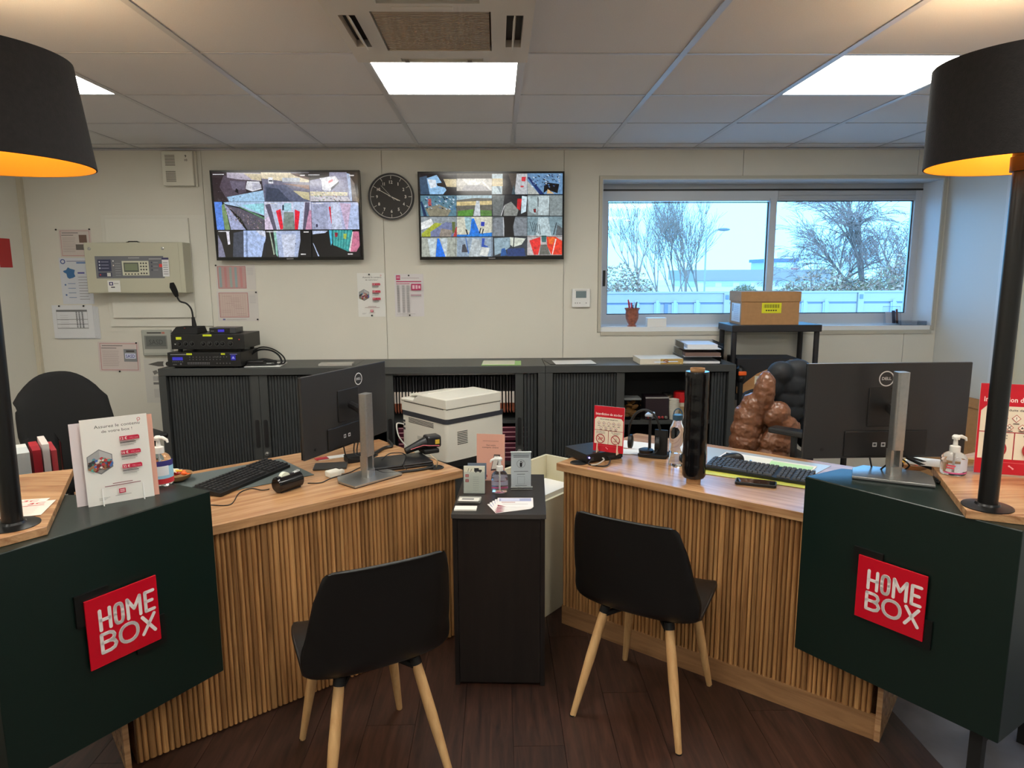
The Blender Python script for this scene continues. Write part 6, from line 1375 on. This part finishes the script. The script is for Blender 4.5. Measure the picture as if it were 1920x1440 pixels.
for k in range(18): b.rect(.143+.0055*k,.108,.143+.0055*k+(.003 if k%3 else .0015),.131,(40,40,24))
for k in range(5): b.rect(.155+.015*k,.088,.165+.015*k,.096,(60,60,30))
b.build('barcode_label',pm(.4),t)
b=MB(); b.T=Matrix.Rotation(-PI/2,4,'Z'); b.lift=.0008; b.rect(-.20,.015,-.02,.135,(210,216,226)); b.rect(-.185,.08,-.17,.13,(50,54,66)); 
for k in range(8): b.rect(-.15,.03+.012*k,-.05,.033+.012*k,(150,170,200))
b.build('side_label',pm(.4),t)
t=thing('parcel_box','black and brown printed parcel box on the middle board of the shelf unit','box',(1.545,4.375,.9155),R_(-3))
MB().box(0,.40,0,.24,0,.225).build('box_body',mat('box_black',(26,25,30),.6),t,bevel=.001)
b=MB(); b.lift=.0008; ar=[(.02+.0*i,0) for i in range(0)]; P=[(.0,.001),(.0,.02),(.06,.075),(.13,.13),(.21,.165),(.28,.165),(.34,.14),(.34,.105),(.30,.125),(.25,.13),(.19,.115),(.15,.08),(.13,.001)]; b.flat(P,(176,128,82)); b.rect(.33,.10,.372,.222,(160,112,72)); b.rect(.0,.001,.30,.045,(182,134,86)); b.rect(.115,.06,.225,.115,(214,206,184)); b.rect(.125,.068,.16,.09,(150,140,120)); b.rect(.17,.068,.19,.09,(150,140,120)); b.build('print',pm(.6),t)
# tool with orange grip beside the cabinet end
p=ay(1392,690,4.30); t=thing('cutter_tool','black tool with an orange grip standing at the end of the rightmost cabinet','tool',(1.548,4.31,0)); 
MB().tube([(0,0,0.0),(0,0,1.0)],.016,10).build('shaft',BLACKM,t,smooth=True); MB().tube([(0,0,1.002),(0,0,1.02),(0,.02,1.08),(0,.03,1.10)],[.02,.03,.03,.012],12).build('handle',BLACK,t,smooth=True); MB().box(-.026,.026,-.034,-.02,1.045,1.072).build('orange_grip',mat('grip_orange',(232,96,30),.4),t,bevel=.006)
# ------------------------------------------------------------------ on the window sill
zs=WZ0+.0005
p=ay(1186,610,4.72); t=thing('pen_pot','reddish-brown urn-shaped pot of pens on the window sill','pot',(p.x,4.745,zs))
MB().lathe([(.001,0),(.030,0),(.033,.006),(.024,.016),(.032,.030),(.043,.055),(.046,.085),(.044,.105),(.048,.118),(.054,.124),(.052,.128),(.042,.118),(.038,.06),(.001,.02)],28).build('urn',mat('urn_copper',(150,92,76),.35,noise=.3,nscale=60),t,smooth=True)
for k,(x,y,c,h) in enumerate(((-.025,.0,(200,30,40),.185),(-.018,.01,(214,30,44),.170),(-.008,-.01,(206,36,50),.165),(.004,.0,(20,30,50),.150),(.02,.01,(190,206,230),.165),(.028,.0,(60,64,76),.17))):
    MB().tube([(x*.3,y*.3,.025),(x*1.15,y,h)],[.004,.0045],8).build('pen',mat('pen_%d_%d'%(c[0],c[2]),c,.35),t,smooth=True)
p=ay(1230,610,4.74); t=thing('white_box','small white box on the window sill right of the pen pot','box',(p.x,4.745,zs),R_(-3)); MB().box(-.065,.065,-.04,.04,0,.056).build('box_body',WHITE,t,bevel=.002); MB().box(-.066,.066,-.041,.041,.0562,.060).build('lid',WHITE,t)
o=MB().box(0,.22,0,.07,0,.0015).build('sill_paper',PAPER,loc=(WX0+.02,4.70,zs),rz=R_(-2)); tag(o,'white paper lying on the sill left of the pen pot','paper')
p=ay(1680,606,4.74); t=thing('plastic_pouch','clear pouch holding dark papers leaning at the right of the sill','pouch',(p.x,4.78,zs),R_(-6)); b=MB(); b.T=Matrix.Rotation(-.25,4,'X'); b.box(-.06,.06,0,.012,0,.13); b.build('pouch',CLEAR,t,bevel=.003); b=MB(); b.T=Matrix.Rotation(-.25,4,'X'); b.col=(60,66,90); b.box(.0,.022,.003,.006,.01,.10); b.col=(190,196,210); b.box(-.045,-.004,.003,.006,.01,.09); b.col=(120,90,84); b.box(.026,.04,.003,.006,.01,.11); b.build('papers',pm(.5),t)
t=thing('plastic_sleeves','stack of clear plastic sleeves at the far right end of the sill','sleeves',(2.78,4.70,zs),R_(-3)); 
for k in range(5): MB().box(0,.18,.0,.12,.006*k,.006*k+.004).build('sleeve',CLEAR,t)
# cardboard behind the right monitor, red box on floor at left, bits
t=thing('cardboard_sheet','brown cardboard sheet leaning against the right wall behind the right monitor','cardboard',(2.84,4.25,.0),R_(8)); b=MB(); b.T=Matrix.Rotation(R_(5),4,'Y'); b.box(-.008,.008,-.22,.22,.001,.92); b.build('sheet',CARD,t); b=MB(); b.T=Matrix.Rotation(R_(5),4,'Y'); b.box(-.014,-.0085,-.22,.22,.86,.92); b.build('folded_edge',CARD,t)
p=az(48,892,ZT); t=thing('clear_folder_box','clear plastic box with red and white papers behind the left side top','storage box',(-2.02,2.93,0),R_(38)); 
MB().box(-.13,.13,-.11,.11,.0,.012).build('base',BLACKM,t); MB().box(-.10,.10,-.10,.10,.0122,.80).build('pedestal',WHITE,t,bevel=.003)
b=MB(); b.col=(176,30,44); b.box(.0,.03,-.10,.10,.801,.965); b.col=(222,212,206); b.box(.035,.06,-.10,.10,.801,.985); b.col=(196,60,70); b.box(.065,.085,-.10,.10,.801,.955); b.col=(216,218,214); b.box(-.10,-.01,-.10,.10,.801,.96); b.build('folders',pm(.5),t)
b=MB(); b.box(.10,.102,-.12,.12,.801,.99); b.box(-.11,.10,-.12,-.118,.801,.99); b.build('clear_wall',CLEAR,t)
# ------------------------------------------------------------------ outside the window
GRD=mat('yard_concrete',(205,205,200),.9,noise=.1,nscale=2)
o=MB().box(-60,90,YB+.30,170,-.3,-.05).build('ground_outside',GRD); struct(o)
# white dropside lorry bed standing close to the window
YT=8.0; z1=1.475; z0=.92
TW=mat('lorry_white',(178,176,172),.4); TG=mat('lorry_grey',(120,134,158),.5)
t=thing('lorry_bed','long white dropside lorry bed with grey latches parked outside the window','lorry',(0,YT,0))
MB().box(.4,6.6,.0,.04,z1-.02,z1).build('top_rail',TW,t); 
for a,c in ((.4,2.63),(2.70,4.20),(4.28,6.6)):
    MB().box(a,c,.01,.035,z1-.125,z1-.021).build('dropside_board',TW,t); MB().box(a,c,.01,.035,z0,z1-.148).build('dropside_board',TW,t); MB().box(a,c,.018,.03,z1-.1475,z1-.1255).build('groove',TG,t)
for x in (2.665,4.24): MB().box(x-.034,x+.034,-.012,.05,z0,z1-.021).build('post',TW,t,bevel=.004); MB().box(x-.02,x+.02,-.02,-.0125,z1-.09,z1-.04).build('post_hook',TG,t,bevel=.004)
for px_ in (1193,1232,1265,1307,1508,1548,1675):
    x=ay(px_,570,YT).x; b=MB(); b.box(x-.035,x+.035,-.012,.0095,z1-.25,z1-.13); b.box(x-.018,x+.018,-.02,-.0121,z1-.30,z1-.10); b.build('latch',mat('latch_metal',(176,190,214),.5),t,bevel=.004)
x=ay(1249,575,YT).x; MB().box(x-.02,x+.02,-.006,.0095,z0,z1-.14).build('hanging_strap',TG,t)
MB().box(.4,6.6,.05,2.4,z0-.1,z0-.02).build('floor',TW,t)
for x in (1.2,2.2,5.4): 
    b=MB(); b.T=Matrix.Translation((x,.3,.42))@RX; b.lathe([(.25,0),(.47,0),(.47,.25),(.25,.25)],24); b.build('wheel',BLACKM,t,smooth=True)
MB().box(.6,6.4,.6,.75,.55,z0-.1).build('chassis',TG,t)
# bare trees
BK=mat('bark_grey',(150,134,122),.9); BK2=mat('bark_brown',(152,132,122),.9)
def tree(x,y,h,label,seed,m,spread=.5,depth=6,nb=(2,3),r0=.10,droop=0,first=.25,lean=0):
    rg=random.Random(seed); b=MB(); cnt=[0]
    def br(p,d,l,r,k):
        if k==0 or cnt[0]>5200: return
        cnt[0]+=1; q=[p]; dd=d.copy(); seg=3 if k>2 else 2
        for i in range(seg):
            dd=(dd+Vector((rg.uniform(-.16,.16),rg.uniform(-.16,.16),rg.uniform(-.05,.12)-droop*(depth-k)*.07))).normalized(); q.append(q[-1]+dd*l/seg)
        b.tube(q,[r*(1-.45*i/seg) for i in range(seg+1)],3 if k<depth-1 else 5,cap=False)
        n=rg.randint(*nb)+(1 if k>depth-2 else 0)
        for j in range(n):
            a=rg.uniform(0,2*PI); s=rg.uniform(.5,1.0)*spread
            nd=(dd+Vector((math.cos(a)*s,math.sin(a)*s,rg.uniform(-.1,.25)))).normalized()
            i=rg.randint(max(1,seg-1),seg) if k<depth else rg.randint(1,seg); br(q[i],nd,l*rg.uniform(.62,.85),max(r*.52,.007),k-1)
        if k>2: br(q[-1],dd,l*.8,r*.55,k-1)
    br(Vector((0,0,0)),Vector((lean,0,1)).normalized(),h*first,r0,depth)
    o=b.build('bare_tree',m,loc=(x,y,-.06)); return tag(o,label,'tree','bare winter trees beyond the yard')
def at(px,Y): return ay(px,560,Y).x
tree(at(1200,26),26,6.0,'bare forked tree at the left of the window view',11,BK,.55,6,(2,2),.07,first=.26)
tree(at(1234,27),27,5.6,'slender bare tree just right of the forked tree',12,BK,.35,6,(2,2),.05,first=.26)
tree(at(1282,28),28,7.0,'tall straight bare tree in the middle of the left pane',5,BK,.42,7,(2,2),.085,first=.22)
tree(at(1262,29),29,6.2,'lower bare tree behind the tall straight tree',23,BK,.42,6,(2,3),.06,first=.24)
tree(at(1310,30),30,6.4,'bare tree leaning towards the street lamp',31,BK,.5,6,(2,2),.06,first=.24)
tree(at(1560,24),24,5.6,'broad bare tree with drooping twigs in the right pane',41,BK2,.85,8,(2,2),.10,droop=.9,first=.22)
tree(at(1630,25),25,7.2,'bare tree with pale thick trunk in the right pane',44,BK2,.7,7,(2,3),.15,droop=.4,first=.26,lean=-.15)
tree(at(1680,25),25,6.2,'bare twiggy tree at the right edge of the window view',47,BK2,.8,8,(2,2),.09,droop=.8,first=.22)
tree(at(1520,27),27,4.6,'small bare spreading tree behind the broad tree',53,BK2,.8,7,(2,2),.06,droop=.6,first=.24)
def bush(px_,Y,w_,h,label,seed,cols):
    rg=random.Random(seed); b=MB(); x=at(px_,Y)
    for k in range(2600):
        a=rg.uniform(0,2*PI); r=rg.random()**.5; zz=rg.random()**.8*h*(1-.6*r*r)
        p=Vector((math.cos(a)*r*w_,math.sin(a)*r*w_*.5,zz)); d=Vector((rg.uniform(-1,1),rg.uniform(-1,1),rg.uniform(-.2,1))).normalized()*rg.uniform(.08,.22); n=d.cross(Vector((rg.uniform(-1,1),rg.uniform(-1,1),.3))).normalized()*rg.uniform(.010,.045)
        b.col=rg.choice(cols); b.add([tuple(p-n),tuple(p+n),tuple(p+d)],[(0,1,2)])
    o=b.build('bush',pm(.9),loc=(x,Y,-.05)); return tag(o,label,'bush','bushes beyond the yard')
br_=[(170,138,118),(150,122,104),(186,160,136),(156,144,112)]; gn=[(140,138,100),(126,126,92),(166,158,122),(150,134,108)]
for a in ((1165,22,1.3,2.1,'tall brown twiggy bush at the left edge of the window',1,br_),(1150,20,1.0,1.4,'low brown bush below the twiggy bush, left edge',2,br_),(1225,23,1.4,1.1,'greenish undergrowth under the forked tree',3,gn),(1290,24,1.4,1.0,'greenish undergrowth under the tall straight tree',4,gn),(1345,25,1.2,.95,'undergrowth below the street lamp',5,gn),(1395,40,1.0,1.05,'rounded green shrub in front of the long white shed',6,gn),
          (1490,24,1.5,1.3,'green shrub right of the window stile',7,gn),(1545,22,1.8,1.9,'dense brown thicket under the broad tree',8,br_),(1600,23,1.9,1.7,'brown thicket under the thick trunk',9,br_),(1650,22,1.9,1.5,'greenish thicket toward the right edge',10,gn),(1695,21,1.4,2.3,'dense bush at the far right edge of the window',13,br_),(1500,21,1.2,1.0,'low scrub above the lorry bed in the right pane',14,br_)): bush(*a)
# street lamp
Y=40; x=at(1320,Y); zt_=ay(1322,445,Y).z
t=thing('street_lamp','tall curved street lamp behind the bare trees','street lamp',(x,Y,-.05)); a=ay(1357,430,Y); MB().tube(smoothpath([(0,0,0),(0,0,zt_*.9),(.08,0,zt_+.05),(.5,0,a.z-.02),(a.x-x-.2,0,a.z+.03)],6),.05,8).build('pole',mat('lamp_post_grey',(150,156,162),.5),t,smooth=True); MB().ell((a.x-x,0,a.z+.04),(.38,.12,.09),12,6).build('lantern',mat('lantern_grey',(110,120,126),.4),t,smooth=True)
# sheds
Y=85; xa,xb=ay(1305,525,Y).x,ay(1462,525,Y).x; 
t=thing('warehouse','long low white warehouse with a grey roof seen in the left pane','building',(xa,Y,-.05)); zr=ay(1380,505,Y).z; ze=ay(1380,526,Y).z
MB().box(0,xb-xa+6,0,12,0,ze+.03).build('wall',mat('shed_white',(214,222,228),.6),t); MB().box(-.4,xb-xa+6.4,-.3,12.3,ze+.05,zr).build('roof',mat('shed_roof',(150,146,144),.6),t)
for k in range(7): MB().box(1.0+2.2*k,2.4+2.2*k,-.05,-.01,.1,ze*.7).build('roller_door',mat('shed_door',(176,186,196),.6),t)
Y=110; xa,xb=ay(1450,520,Y).x,ay(1492,520,Y).x; zr=ay(1470,490,Y).z
t=thing('office_block','pale blue-grey block far behind, beside the window stile','building',(xa,Y,-.05)); MB().box(0,xb-xa,0,10,0,zr).build('wall',mat('block_blue',(170,180,196),.6),t); MB().box(-.3,xb-xa+.3,-.3,10.3,zr+.01,zr+.5).build('parapet',mat('block_cap',(96,116,150),.6),t)
for k in range(3): MB().box(.4,xb-xa-.4,-.06,-.01,1.0+1.6*k,1.7+1.6*k).build('window_band',mat('block_glass',(206,220,232),.3),t)
Y=95; x=ay(1478,530,Y).x; t=thing('red_hoarding','small red and white hoarding beside the warehouse','hoarding',(x,Y,-.05)); MB().box(0,1.6,0,.2,0,2.6).build('panel',mat('hoarding_white',(220,216,216),.6),t); MB().box(.3,1.3,-.06,-.01,.9,2.3).build('red_field',mat('hoarding_red',(190,96,100),.6),t)
